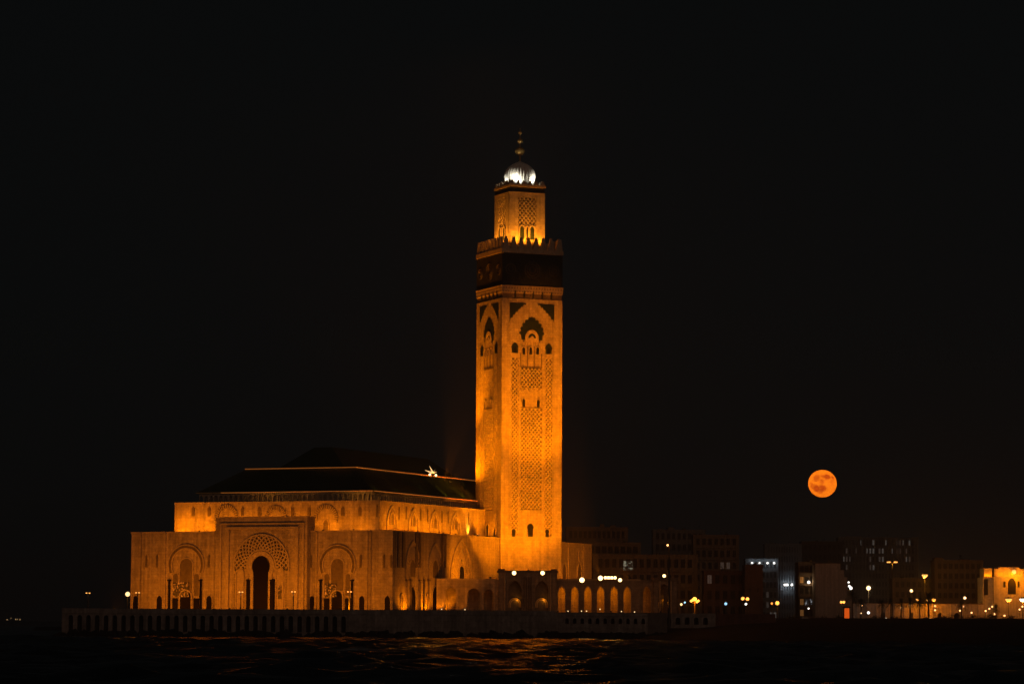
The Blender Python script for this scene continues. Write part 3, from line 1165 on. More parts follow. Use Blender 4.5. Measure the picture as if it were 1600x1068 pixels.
# bracket arcade under the eaves
E0x, E1x, E0y, E1y = -101.6, -18.6, 18.9, 193.0
pe = HA + hx * E0x + hy * E0y
EF = Face(pe.x, pe.y, -AH)
pe2 = HA + hx * E1x + hy * E0y
ES = Face(pe2.x, pe2.y, math.pi / 2 - AH)
m = MB(EF.xf)
arcwall(m, 0.8, E1x - E0x - 0.8, ZU + 0.05, ZE, [(1.9 + 2.35 * k, 1.75, ZU + 0.05, ZU + 2.3, 'pointed') for k in range(35)], -1.6, -0.9, 4)
m.build('bracket_arcade', M['carved'], hall)
m = MB(ES.xf)
arcwall(m, 1.6, E1y - E0y - 0.8, ZU + 0.05, ZE, [(2.9 + 2.35 * k, 1.75, ZU + 0.05, ZU + 2.3, 'pointed') for k in range(72)], -1.6, -0.9, 4)
m.build('bracket_arcade', M['carved'], hall)
# roof skirt, gilt eaves line, lit strip, upper roof
def frustum(mb, x0, x1, y0, y1, z0, i, z1):
    a = [(x0, y0), (x1, y0), (x1, y1), (x0, y1)]
    b = [(x0 + i, y0 + i), (x1 - i, y0 + i), (x1 - i, y1 - i), (x0 + i, y1 - i)]
    vs = [hw(x, y, z0) for x, y in a] + [hw(x, y, z1) for x, y in b]
    mb.add(vs, [(0, 3, 2, 1), (4, 5, 6, 7), (0, 1, 5, 4), (1, 2, 6, 5), (2, 3, 7, 6), (3, 0, 4, 7)])
m = MB()
frustum(m, E0x, E1x, E0y, E1y, ZE + 0.35, 15.5, 71.6)
# tile ribs down the two visible slopes
for k in range(64):
    f = (k + 0.5) / 64
    xa = E0x + (E1x - E0x) * f
    xb = E0x + 15.5 + (E1x - E0x - 31) * f
    a, b = hw(xa, E0y, ZE + 0.45), hw(xb, E0y + 15.5, 71.65)
    m.tube(a, b, 0.22, 0.2, 5)
for k in range(130):
    f = (k + 0.5) / 130
    ya = E0y + (E1y - E0y) * f
    yb = E0y + 15.5 + (E1y - E0y - 31) * f
    a, b = hw(E1x, ya, ZE + 0.45), hw(E1x - 15.5, yb, 71.65)
    m.tube(a, b, 0.22, 0.2, 5)
m.build('roof', M['roof'], hall)
m = MB(EF.xf)
m.box(-0.3, E1x - E0x + 0.3, -1.0, 0.3, ZE, ZE + 0.42)
m.xf = ES.xf
m.box(1.0, E1y - E0y, -1.0, 0.3, ZE, ZE + 0.40)
m.build('eaves_trim', M['gold'], hall)
SX0, SX1, SY0, SY1 = E0x + 15.2, E1x - 15.2, E0y + 15.2, E1y - 15.2
m = MB()
frustum(m, SX0, SX1, SY0, SY1, 71.55, 0.0, 72.15)
m.build('roof_kerb', M['gold'], hall)
m = MB()
hbox(m, SX0, SX1 + 0.2, SY0 - 0.18, SY0 - 0.03, 71.8, 72.02)
m.build('light_strip', M['em_strip'], hall)
m = MB()
hbox(m, SX1 + 0.03, SX1 + 0.18, SY0 - 0.03, SY1, 71.75, 72.05)
m.build('light_strip', M['em_strip'], hall)
m = MB(EF.xf)
m.box(12, E1x - E0x + 0.4, 0.32, 0.44, ZE + 0.1, ZE + 0.32)
m.build('light_strip', M['em_strip'], hall)
m = MB(ES.xf)
m.box(1.5, E1y - E0y - 40, 0.32, 0.44, ZE + 0.08, ZE + 0.40)
m.build('light_strip', M['em_strip'], hall)
m = MB()
frustum(m, SX0 + 10, SX1 - 10, SY0 + 10, SY1 - 10, 72.1, 12.0, 82.0)
m.build('upper_roof', M['roof'], hall)

# ---- front: central portal block
S0, S1 = FF.px(336.5, 880)[0], FF.px(484.5, 880)[0]
PB = 3.2
PF = Face(p0.x + FF.n.x * PB, p0.y + FF.n.y * PB, -AH)
S0, S1 = PF.px(336.5, 880)[0], PF.px(479.5, 880)[0]
def pz(y, x=410):
    return PF.px(x, y)[1]
def ps(x, y=900):
    return PF.px(x, y)[0]
ZP = pz(808)
m = MB(PF.xf)
m.box(S0, S1, -7.0, 0, TZ - 1, ZP)
m.build('portal_block', M['stone'], hall)
m = MB(PF.xf)
m.box(S0 - 0.3, S1 + 0.3, -7.2, 0.3, ZP, ZP + 0.45)
m.build('portal_coping', M['carved'], hall)
# rectangular carved frame
m = MB(PF.xf)
a0, a1, b0, b1 = ps(353), ps(466), ps(358), ps(461)
m.box(a0, a1, 0, 0.7, pz(826), pz(822.5))
m.box(a0, b0, 0, 0.68, TZ, pz(826))
m.box(b1, a1, 0, 0.68, TZ, pz(826))
m.box(ps(343), ps(346), 0, 0.5, TZ, pz(818))
m.box(ps(472), ps(475), 0, 0.5, TZ, pz(818))
m.box(ps(343), ps(475), 0, 0.52, pz(818), pz(816.5))
m.build('portal_frame', M['carved'], hall)
cP, zc = ps(408.5), pz(883)
px_m = ps(409) - ps(408)                              # metres per photo pixel here
def arc(cx, cz, r, a0, a1, n):
    return [(cx + r * math.cos(a0 + (a1 - a0) * k / n), cz + r * math.sin(a0 + (a1 - a0) * k / n)) for k in range(n + 1)]
A0, A1 = R(190), R(-10)
m = MB(PF.xf)
m.band(arc(cP, zc, 42 * px_m, A0, A1, 40), arc(cP, zc, 22 * px_m, A0, A1, 40), -0.1, 0.05)
fan = m.build('portal_fan', M['fan_shade'], hall)
m = MB(PF.xf)
nb = 18
for sg in (1, -1):
    for k in range(-6, nb + 7):
        pts = []
        for j in range(9):
            r = (21.5 + 21 * j / 8) * px_m
            a = A0 + (A1 - A0) * (k / nb) + sg * R(34) * j / 8
            if A1 - 0.01 <= a <= A0 + 0.01:
                pts.append((cP + r * math.cos(a), zc + r * math.sin(a)))
        for a, b in zip(pts[:-1], pts[1:]):
            m.bar(a, b, 0.52, 0, 0.42 - (0.03 if sg < 0 else 0))
m.band(arc(cP, zc, 44 * px_m, A0, A1, 40), arc(cP, zc, 42 * px_m, A0, A1, 40), 0, 0.5)
m.band(arc(cP, zc, 23 * px_m, A0, A1, 40), arc(cP, zc, 21 * px_m, A0, A1, 40), 0, 0.5)
m.build('fan_ribs', M['carved'], fan)
m = MB(PF.xf)
hs = arch(cP, TZ, 23.5 * px_m, pz(893), 'horseshoe', 18)
ho = [(cP + (x - cP) * 1.0 + (6.5 * px_m if x > cP else -6.5 * px_m) * (1 if abs(x - cP) > 1e-6 else 0), z) for x, z in hs]
top = max(z for _, z in hs)
rr = 23.5 * px_m / 2 * 1.22
zcc = top - rr
outer = []
for x, z in hs:
    dx, dz = x - cP, z - zcc
    if z < pz(893) - 0.01:
        outer.append((x + (6.5 * px_m if dx > 0 else -6.5 * px_m), z))
    else:
        l = math.hypot(dx, dz)
        outer.append((cP + dx * (l + 6.5 * px_m) / l, zcc + dz * (l + 6.5 * px_m) / l))
m.band(outer, hs, 0, 0.75)
dr = m.build('main_door', M['carved'], hall)
m = MB(PF.xf)
m.prism(hs, -0.05, 0.10)
m.build('door_leaf', M['wood'], dr)
for x in (389.5, 426.5):
    m = MB(PF.xf)
    m.box(ps(x - 3), ps(x + 3), 0, 0.85, TZ, pz(907))
    m.box(ps(x - 3.5), ps(x + 3.5), 0, 1.0, pz(907), pz(905))
    m.build('door_pier', M['wood'], hall)
for x in (375, 437.5):
    window(PF, hall, ps(x), TZ + 0.5, 10 * px_m, pz(895), 'round', 0.45, 0.4, 'carved', 'carved', 'blind_window')
m = MB(PF.xf)
m.box(ps(434.5), ps(440.5), 0.06, 0.13, pz(935), pz(914))
m.build('lit_screen', M['em_screen'], hall)
for x in (366.5, 447):
    m = MB(PF.xf)
    for j in range(14):
        z = TZ + 1.5 + j * 1.05
        m.prism([(ps(x) - 0.28, z), (ps(x), z - 0.4), (ps(x) + 0.28, z), (ps(x), z + 0.4)], 0, 0.08)
    m.build('tile_chain', M['shadow_stone'], hall)
# ---- wings of the front
def fz(y, x=300):
    return FF.px(x, y)[1]
def fs_(x, y=900):
    return FF.px(x, y)[0]
def wing(cxp, xl, xr, ytop, glow):
    c = fs_(cxp)
    k = fs_(cxp + 1) - fs_(cxp)
    zc = fz(882, cxp)
    r1 = (xr - xl) / 2 * k
    r0 = r1 - 3.6 * k
    m = MB(FF.xf)
    m.band(arc(c, zc, r1, R(205), R(-25), 36), arc(c, zc, r0, R(205), R(-25), 36), 0, 0.45)
    a = m.build('horseshoe_arch', M['shadow_stone'], hall)
    m = MB(FF.xf)
    m.band(arc(c, zc, r0, R(205), R(-25), 36), arc(c, zc, r0 - 0.5, R(205), R(-25), 36), 0, 0.62)
    m.band(arc(c, zc, r1 + 0.4, R(205), R(-25), 36), arc(c, zc, r1, R(205), R(-25), 36), 0, 0.62)
    m.build('arch_moulding', M['carved'], a)
    window(FF, hall, c, fz(922, cxp), 19.5 * k, fz(883, cxp), 'round', 0.4, 0.3, 'shadow_stone', 'carved', 'blind_window')
    for dx in (-16.5, 16.5):
        window(FF, hall, c + dx * k, fz(930, cxp), 8 * k, fz(900, cxp), 'round', 0.3, 0.25, 'shadow_stone', 'carved', 'blind_window')
    window(FF, hall, c, TZ, 17 * k, fz(932, cxp), 'round', 0.5, 0.6, 'wood', 'carved', 'arched_door')
    for dx in (-25.5, 23.5):
        m = MB(FF.xf)
        s = c + dx * k
        m.tube((s, 0.55, TZ), (s, 0.55, fz(907, cxp)), 0.5, 0.45, 10)
        m.box(s - 0.65, s + 0.65, 0, 1.2, fz(907, cxp), fz(905.2, cxp))
        m.build('column', M['wood'], hall)
    for dx in (-16.5, 16.5):
        m = MB(FF.xf)
        m.box(c + (dx - 4) * k, c + (dx + 4) * k, 0, 0.5, TZ, fz(934, cxp))
        m.build('side_door', M['wood'], hall)
    m = MB(FF.xf)
    m.box(c + glow[0] * k, c + glow[1] * k, 0.36, 0.42, fz(932, cxp), fz(glow[2], cxp))
    m.build('lit_screen', M['em_screen'], hall)
wing(291, 264, 318, 848, (-20, 5, 909))
wing(527.5, 500.5, 555, 846, (-19.5, -1, 911))
for x in (213, 250, 327.5, 488.5, 566, 606):
    window(FF, hall, fs_(x), TZ, 8.5 * (fs_(x + 1) - fs_(x)), fz(937, x), 'pointed', 0.3, 0.3, 'wood', 'carved', 'arched_door')
for x in (219, 257.5, 494, 573.5, 578.5):
    m = MB(FF.xf)
    s = fs_(x)
    m.box(s - 0.5, s + 0.5, 0, 0.55, TZ, ZL - 0.02)
    m.build('pilaster', M['stone'], hall)
for x in (228.5, 245, 326, 563.5, 600, 611, 485.5):
    m = MB(FF.xf)
    s = fs_(x)
    m.box(s - 0.45, s + 0.45, 0, 0.3, fz(886, x), fz(868, x))
    m.prism([(s - .45, fz(868, x)), (s + .45, fz(868, x)), (s, fz(865.5, x))], 0, 0.3)
    m.build('slit_window', M['shadow_stone'], hall)
# ---- side of the lower storey
def sz(y, x):
    return FS.px(x, y)[1]
def ss(x, y=900):
    return FS.px(x, y)[0]
for xa, xb in ((614.5, 617), (620.5, 624), (627.5, 631), (648, 651), (653.5, 656.5), (688, 691), (694, 696)):  # dark strips stand in for the shade in the wall's upright slots
    m = MB(FS.xf)
    m.box(ss(xa), ss(xb), 0, 0.45, sz(886, xa), ZL - 0.02)
    m.build('slot_shade', M['shadow_stone'], hall)
def side_bay(xc, xl, xr, ytop, fan=True, low=948, inner=(8, 877)):
    c = ss(xc)
    r1 = (ss(xr) - ss(xl)) / 2
    zt = sz(ytop, xc)
    zs = zt - 2 * r1 * 0.75
    zl = TZ if low > 940 else sz(low, xc)
    a = arch(c, zl, 2 * r1, zs, 'pointed', 16)
    b = offset(a, c, 1 - 0.9 / r1 / 1.0, 1 - 0.9 / (zt - zl))
    m = MB(FS.xf)
    m.band(a, b, 0, 0.38)
    o = m.build('pointed_arch', M['carved'], hall)
    if fan:
        m = MB(FS.xf)
        for k in range(15):
            t = R(5 + 170 * k / 14)
            ri, ro = r1 * 0.42, r1 * 0.9
            m.bar((c + ri * math.cos(t), zs + ri * 1.3 * math.sin(t)), (c + ro * math.cos(t), zs + ro * 1.3 * math.sin(t)), 0.55, 0, 0.25 + 0.01 * (k % 2))
        m.build('fan_ribs', M['carved'], o)
    return c, r1, zs
for xc, xl, xr, yt in ((645, 634.5, 657.5, 845), (684.5, 672.5, 697.5, 849)):
    pass
c, r1, zs = side_bay(644.5, 634.5, 656.5, 845)
window(FS, hall, c, TZ + 14.5, r1 * 0.75, sz(888, 645), 'pointed', 0.4, 0.2, 'shadow_stone', 'carved', 'blind_window')
window(FS, hall, c, TZ, r1 * 0.8, sz(932, 645), 'pointed', 0.4, 0.25, 'wood', 'carved', 'arched_door')
c, r1, zs = side_bay(680, 670.5, 693.5, 848)
window(FS, hall, c, TZ + 14.5, r1 * 0.75, sz(889, 680), 'pointed', 0.4, 0.2, 'shadow_stone', 'carved', 'blind_window')
window(FS, hall, c, TZ, r1 * 0.8, sz(932, 680), 'pointed', 0.4, 0.25, 'wood', 'carved', 'arched_door')
c, r1, zs = side_bay(720.5, 703.5, 738.5, 843, True, 906)
window(FS, hall, c, sz(904, 720), r1 * 0.5, sz(893, 720), 'pointed', 0.5, 0.6, 'glass', 'carved', 'window')
m = MB(FS.xf)
m.box(ss(702), ss(740), 0, 0.5, sz(907, 720), sz(905.3, 720))
m.build('sill', M['carved'], hall)
for x in (634.5, 641, 655, 662, 669):
    m = MB(FS.xf)
    s = ss(x)
    m.tube((s, 0.3, TZ), (s, 0.3, sz(907, x)), 0.5, 0.42, 10)
    m.box(s - 0.7, s + 0.7, 0, 0.85, sz(907, x), sz(904.5, x))
    m.build('column', M['shadow_stone'], hall)
for x in (627.5, 667.5):
    window(FS, hall, ss(x), TZ, 2.2, sz(934, x), 'pointed', 0.3, 0.35, 'shadow_stone', 'carved', 'blind_window')
for x in (881, 905):                                  # beyond the minaret
    s = ss(x, 880)
    window(FS, hall, s, sz(903, x), 5.0, sz(893, x), 'pointed', 0.5, 0.5, 'shadow_stone', 'carved', 'blind_window')
    m = MB(FS.xf)
    m.box(s + 5, s + 5.8, 0, 0.5, TZ, ZL - 0.02)
    m.build('pilaster', M['stone'], hall)
m = MB(FS.xf)
s, z = ss(907, 868), sz(868, 907)
m.band(arc(s, z, 3.4, 0, 2 * math.pi, 20), arc(s, z, 2.6, 0, 2 * math.pi, 20), 0, 0.4)
m.build('roundel', M['carved'], hall)
# ---- upper storey ornament
def uz(y, x):
    return UF.px(x, y)[1]
def us(x, y=800):
    return UF.px(x, y)[0]
for xc, r in ((354, 18.5), (431.5, 17), (509.5, 19)):
    c, k = us(xc), us(xc + 1) - us(xc)
    zc = uz(808.5, xc)
    m = MB(UF.xf)
    m.band(arc(c, zc, r * k, R(200), R(-20), 32), arc(c, zc, (r - 6) * k, R(200), R(-20), 32), 0, 0.25)
    a = m.build('horseshoe_arch', M['shadow_stone'], hall)
    m = MB(UF.xf)
    for j in range(20):
        t = R(-15 + 210 * j / 19)
        m.bar((c + (r - 6) * k * math.cos(t), zc + (r - 6) * k * math.sin(t)), (c + r * k * math.cos(t), zc + r * k * math.sin(t)), 0.35, 0.2, 0.42)
    m.build('voussoirs', M['carved'], a)
    window(UF, hall, c, ZL + 0.45, 8 * k, uz(818, xc), 'pointed', 0.4, 0.4, 'shadow_stone', 'carved', 'blind_window')
for x in (302, 327, 379, 405.5, 457.5, 483, 535.5, 562.5):
    c = us(x)
    m = MB(UF.xf)
    m.box(c - 0.7, c + 0.7, 0, 0.25, uz(806, x), uz(794, x))
    m.prism([(c - .7, uz(794, x)), (c + .7, uz(794, x)), (c, uz(791.5, x))], 0, 0.25)
    m.build('slit_window', M['shadow_stone'], hall)
def vz(y, x):
    return US.px(x, y)[1]
def vs_(x, y=810):
    return US.px(x, y)[0]
for xc, yt in ((612, 790), (646, 794), (679, 797), (711.5, 800)):
    c = vs_(xc)
    r1 = (vs_(xc + 8.5) - vs_(xc - 8.5)) / 2
    zt = vz(yt, xc)
    a = arch(c, ZL + 0.45, 2 * r1, zt - 1.5 * r1, 'pointed')
    b = offset(a, c, 0.76, 1 - 0.24 * r1 / (zt - ZL))
    m = MB(US.xf)
    m.band(a, b, 0, 0.45)
    m.build('pointed_arch', M['carved'], hall)
    window(US, hall, c, ZL + 3.4, r1 * 0.55, ZL + 6.0, 'pointed', 0.8, 0.5, 'shadow_stone', 'carved', 'window')
    for dx in (-5.5, 5.5):
        m = MB(US.xf)
        s = c + dx * 2.6
        m.box(s - 0.5, s + 0.5, 0, 0.25, zt - 5.0, zt + 0.2)
        m.build('slit_window', M['shadow_stone'], hall)

#@@ARCADE
# ------------------------------------------------------------------ arcade gallery in front of the minaret
GD = 1288.0
ga0, ga1 = at(682, 930, GD).x, at(1058, 930, GD).x
GF = Face(ga0, GD, 0)
def gz(y, x=900):
    return GF.px(x, y)[1]
def gs(x, y=930):
    return GF.px(x, y)[0]
gal = thing('arcade_gallery', (20, GD + 5, TZ), 'low stone gallery of pointed arches at the foot of the minaret', 'gallery')
ZG = gz(906)
sA, sB, sC, sD = gs(779), gs(870), gs(1003), gs(1058)
m = MB(GF.xf)
arcwall(m, 0, sA - 0.01, TZ - 1, ZG, [(gs(704.5), 4.4, TZ, gz(926), 'round'), (gs(740), 5.2, TZ, gz(929), 'round'), (gs(763.5), 4.2, TZ, gz(929), 'round')], -2.0, 0, 10)
m.build('lit_wall', M['stone'], gal)
m = MB(GF.xf)
xs_ = [877.5, 898, 918.5, 938.5, 959.5, 980]
arcwall(m, sB, sC, TZ - 1, ZG, [(gs(x), 2.9, TZ - 0.6, gz(926), 'lancet') for x in xs_], -1.2, 0, 10)
m.build('arched_front', M['grey_stone'], gal)
for x in xs_:
    s = gs(x)
    a = arch(s, TZ, 2.9, gz(926), 'lancet')
    b = offset(a, s, 1.22, 1.045)
    m = MB(GF.xf)
    m.band(b, a, 0.0, 0.35)
    m.build('arch_moulding', M['carved'], gal)
for k in range(len(xs_) - 1):
    s = (gs(xs_[k]) + gs(xs_[k + 1])) / 2
    m = MB(GF.xf)
    m.box(s - 0.9, s + 0.9, 0, 0.5, TZ, gz(937))
    m.build('pier_plinth', M['shadow_stone'], gal)
m = MB(GF.xf)
m.box(0, sD, -14.0, -13.0, TZ - 1, ZG - 0.4)
m.build('back_wall', M['stone'], gal)
m = MB(GF.xf)
m.box(0, sD, -14.2, -2.02, ZG - 0.4, ZG + 0.35)
m.build('roof_slab', M['grey_stone'], gal)
m = MB(GF.xf)
m.box(sB + 0.4, sC - 0.4, -0.5, 0.45, ZG, ZG + 0.6)
m.box(0, sA - 0.5, -0.5, 0.4, ZG, ZG + 0.5)
m.build('cornice', M['carved'], gal)
# pavilions
def pavilion(s0, s1, ztop, arches, mat='grey_stone'):
    m = MB(GF.xf)
    ops = [(c, w, TZ, zs, 'pointed') for c, w, zs in arches]
    arcwall(m, s0, s1, TZ - 1, ztop, ops, -1.4, 2.2, 10)
    p = m.build('pavilion', M[mat], gal)
    m = MB(GF.xf)
    m.box(s0 - 0.6, s1 + 0.6, -13, 2.9, ztop, ztop + 0.8)
    m.box(s0 - 0.2, s0 + 2.6, -2, 3.2, ztop + 0.8, ztop + 1.5)
    m.box(s1 - 2.6, s1 + 0.2, -2, 3.2, ztop + 0.8, ztop + 1.5)
    m.build('pavilion_roof', M['shadow_stone'], p)
    for s in (s0 + 2.6, s1 - 2.6):
        m = MB(GF.xf)
        m.tube((s, 2.6, TZ), (s, 2.6, ztop), 0.32, 0.3, 8)
        m.build('column', M['carved'], p)
    m = MB(GF.xf)
    for j in range(4):
        s = s0 + (s1 - s0) * (0.44 + 0.04 * j)
        m.tube((s, 2.5, TZ), (s, 2.5, ztop - 2), 0.25, 0.25, 8)
    m.build('column_cluster', M['shadow_stone'], p)
    for c, w, zs in arches:                           # inner portal; bright rings on a dark wall put its lit reveal into the colour
        zr = TZ + 3.6
        m = MB(GF.xf)
        m.box(c - w * 0.75, c + w * 0.75, -3.4, -3.0, TZ - 1, ztop - 0.1)
        m.build('inner_wall', M['shadow_stone'], p)
        for r0, r1, o_ in ((0.47, 0.40, -2.6), (0.36, 0.30, -2.75)):
            m = MB(GF.xf)
            m.band(arch(c, TZ + 2.2, w * 2 * r0, zr, 'round'), arch(c, TZ + 2.2, w * 2 * r1, zr, 'round'), -3.02, o_)
            m.build('inner_arch', M['gold'], p)
        m = MB(GF.xf)
        m.prism(arch(c, TZ, w * 0.60, zr, 'round'), -3.02, -2.93)
        m.build('door_leaf', M['shadow_stone'], p)
pavilion(sA, sB, gz(894.5), [(gs(804.5), 5.6, gz(923)), (gs(846.5), 5.6, gz(923))])
sE = gs(1021)
pavilion(sE, sD, gz(907), [(gs(1037), 4.9, gz(925))])
m = MB(GF.xf)
arcwall(m, sC + 0.01, sE - 0.01, TZ - 1, ZG, [(gs(1002.5) + 2.2, 3.2, TZ, gz(926), 'lancet')], -1.2, 0, 10)
m.build('arched_front', M['grey_stone'], gal)
for c in (gs(804.5), gs(846.5), gs(1037)):
    point(gal, GF.P(c + 0.9, -1.9, TZ + 5.2), 75, AMBER, 0.15)
for x in xs_:
    point(gal, GF.P(gs(x) - 1.0, -7.0, TZ + 9.5), 700, SODIUM, 0.3)
point(gal, GF.P(gs(752), -9.0, TZ + 8.0), 25, SODIUM, 0.3)

#@@LIGHTS
# ------------------------------------------------------------------ floodlights
def n3(v, z=0):
    return Vector((v.x, v.y, z))
nR, nL = FR.n, -er                                    # outward normals of the two visible faces
ctrR = Vector((CX, CY)) + er * HW
ctrL = Vector((CX, CY)) + el * HW
KW = 1000.0
# the lamps on the pavilion roof aim at the tower
for j, (x, y) in enumerate(((803.5, 893), (848.5, 893))):
    p = at(x, y, GD - 1.5)
    floodlight(p, (ctrR.x - 10 + 8 * j, ctrR.y, (64, 72)[j]), (1800, 1000)[j] * KW, 56, 'bright amber floodlight on the pavilion roof, %s corner' % ('left' if j == 0 else 'right'), blend=0.45, size=0.7)
for j, (x, y, w, hgt, cone) in enumerate(((910, 904.5, 760, 103, 31), (938, 901.5, 960, 107, 29), (969, 905, 210, 40, 60), (826, 892.5, 300, 44, 66))):
    p = at(x, y, GD + 4)
    floodlight(p, (ctrR.x + 2, ctrR.y, hgt), w * KW, cone, ('amber floodlight on the gallery roof, %s from the pavilion' % ORD[j]) if j < 3 else 'broad amber floodlight in the middle of the pavilion roof', blend=0.6, size=0.8 - 0.1 * (j == 2))
for j, x in enumerate((946, 951, 956, 961)):
    p = at(x, 902, GD + 2)
    floodlight(p, p + Vector((-6, -30, -1)), 400, 120, 'small glaring lamp in the tight row on the gallery roof, %s' % ('leftmost', 'second', 'third', 'rightmost')[j], AMBER, size=0.75)
for x, y, z_, w in ((803.5, 894.5, 0.95, 'left of the pavilion roof'), (848, 894.5, 0.95, 'right of the pavilion roof'), (909.5, 905.5, 1.15, 'gallery roof, alone right of the pavilion'),
                    (938.5, 902.5, 1.1, 'gallery roof, left of the tight row'), (969, 905.5, 0.85, 'gallery roof, low right of the tight row')):
    p = at(x, y, GD - 3.5)
    floodlight(p, p + Vector((-6, -30, -1)), 500, 120, 'glaring amber lamp facing the sea, ' + w, AMBER, size=z_)
p = at(1038, 899, GD + 2)
floodlight(p, p + Vector((-6, -30, -2)), 600, 120, 'glaring lamp on the roof of the right-hand pavilion', AMBER, size=0.75)

# left face: lamps on the lower roof beside the upper wall
p = hw(-4, 92, ZL + 1.2)
floodlight(p, (ctrL.x - 2, ctrL.y, 100), 60 * KW, 66, 'amber floodlight on the lower roof left of the tower, nearer the sea', blend=0.9, size=0.6)
p = hw(-6, 100, ZL + 1.2)
floodlight(p, (ctrL.x - 2, ctrL.y, 142), 330 * KW, 38, 'amber floodlight on the lower roof close beside the tower', blend=0.9, size=0.6)
lb = Vector((CX, CY)) + el * 29.5 + nL * 12.5
lt = Vector((CX, CY)) + el * 25
floodlight((lb.x, lb.y, 69.5), (lt.x, lt.y, 88), 85 * KW, 125, 'amber floodlight on the green roof slope close to the tower, lower aim', SODIUM, 0.9, 'em_sodium', 0.4)
floodlight((lb.x - 2.0, lb.y - 1.5, 70.5), (lt.x, lt.y, 138), 440 * KW, 42, 'amber floodlight on the green roof slope close to the tower, aimed high', SODIUM, 0.8, 'em_sodium', 0.4)
# upper storey: a row of lamps on the roof of the lower storey
for j, x in enumerate((-104, -92, -77, -63, -48, -34, -20)):
    w = (5.6, 4.2, 3.6, 3.2, 3.2, 3.2, 2.6)[j]
    p = hw(x, 4.6, ZL + 0.9)
    floodlight(p, hw(x + 0.5, 12.2, ZL + 7.0), w * 1.9 * KW, 150, 'small amber floodlight on the front roof terrace, %s from the left' % ORD[j], blend=0.8, size=0.3, radius=0.2)
for j, y in enumerate((20, 33, 46, 59, 72, 85, 97)):
    w = (4.4, 4.8, 4.8, 4.8, 4.6, 3.8, 2.4)[j]
    p = hw(-4.2, y, ZL + 0.9)
    floodlight(p, hw(-12, y + 0.5, ZL + 7.0), w * 1.9 * KW, 150, 'small amber floodlight on the side roof terrace, %s from the corner' % ORD[j], blend=0.8, size=0.3, radius=0.2)
p = hw(-5, 110.0, ZL + 0.8)
floodlight(p, (ctrL.x - 2, ctrL.y, ZL + 9), 9 * KW, 110, 'amber floodlight on the lower roof washing the foot of the tower', blend=0.9, size=0.4)
sb = vs_(731, 820)
p = US.P(sb, 1.9, ZL + 0.6)
floodlight(p, US.P(sb, 0, ZL + 4.5), 11 * KW, 70, 'strong amber uplight against the upper wall next to the tower', AMBER, blend=0.9, size=0.35, radius=0.1)
# eaves lamps on top of the upper wall
for j, x in enumerate((385, 412, 463, 541, 555)):
    p = UF.P(us(x, 783), -1.2, ZU + 0.8)
    floodlight(p, UF.P(us(x, 783) + 0.3, -8.5, ZU + 3.2), (100, 330, 200, 220, 330)[j], 150, 'tiny lamp under the front eaves, %s from the left' % ORD[j], AMBER, size=0.34, radius=0.15, lens='em_flood')
for j, x in enumerate((600, 629, 661, 686, 702, 727)):
    p = US.P(vs_(x, 786), -1.2, ZU + 0.8)
    floodlight(p, US.P(vs_(x, 786) - 1.0, -8.5, ZU + 3.4), 160, 150, 'tiny lamp under the side eaves, %s from the corner' % ORD[j], AMBER, size=0.34, radius=0.15)
for j, x in enumerate((588, 622, 668, 700, 728)):
    s_ = ES.px(x, 772)[0]
    p = ES.P(s_, 0.9, ZE + 0.9)
    floodlight(p, ES.P(s_ + 3, -8, 67.5), (2600, 1600, 1800, 3000, 2200)[j], 70, 'small lamp on the side eaves shining up the green tiles, %s from the corner' % ORD[j], AMBER, 0.9, 'em_sodium', 0.25, radius=0.12)
# rooftop cluster with its lamp glare built as glowing star spikes, over the side slope
pc = at(676, 741, 1325)
for j, (dx, dz) in enumerate(((-1.6, 0), (0.2, 0.2), (1.9, -0.3))):
    p = pc + Vector((dx * 0.75, 0, dz))
    floodlight(p, (p + Vector((-0.2, -8, 0.2))) if j != 1 else Vector((ctrL.x - 3, ctrL.y, 124)), 1600 if j != 1 else 25 * KW, 120 if j != 1 else 58, 'white-hot roof lamp by the star-shaped glare, %s of three' % ('left', 'middle', 'right')[j], AMBER, size=0.55, radius=0.3)
st = thing('glare_star', (pc.x, pc.y, pc.z), 'lamp glare built as glowing star-shaped spikes on the green roof edge', 'lamp glare')
m = MB(lambda q: Vector((pc.x + q[0], pc.y + 0.4 + q[1], pc.z + q[2])))
for (ax, az_, w) in ((-3.6, 2.0, 0.6), (-1.5, 3.9, 0.55), (1.2, 2.4, 0.5), (2.0, 1.2, 0.45)):
    m.prism([(-0.3 * w, 0.9 - w), (0.9 * w, 0.9 + 0.3 * w), (ax, az_)], -0.15, 0.15)
m.build('glare_spike', emit('glare glow', (1.0, 0.66, 0.28), 1.1), st)
m = MB()
m.tube(pc + Vector((0, 0.5, -1.6)), pc + Vector((0, 0.5, 1.5)), 0.15, 0.15, 8)
m.build('mast', M['metal'], st)
# sea front: lamps added unseen behind the parapet to wash the front
for j, x in enumerate((-112, -86, -58, -32, -8)):
    p = hw(x, -31, TZ + 0.8)
    if p.y < 1221.5:
        p.y = 1221.5
    floodlight(p, hw(x, 0, TZ + 15), 27 * KW, 120, 'added floodlight unseen behind the terrace parapet, %s from the left' % ORD[j], SODIUM, 0.9, 'em_sodium_dim', 0.4, radius=0.3)
for j, x in enumerate((800, 870, 950, 1025)):  # lamps added on the terrace to lift the dim gallery front
    p = GF.P(gs(x), 38.0, TZ + 0.5)
    floodlight(p, GF.P(gs(x), 0, TZ + 8), 1.4 * KW, 120, 'added floodlight unseen on the terrace facing the gallery, %s from the left' % ORD[j], SODIUM, 0.9, 'em_sodium_dim', 0.35, radius=0.3)
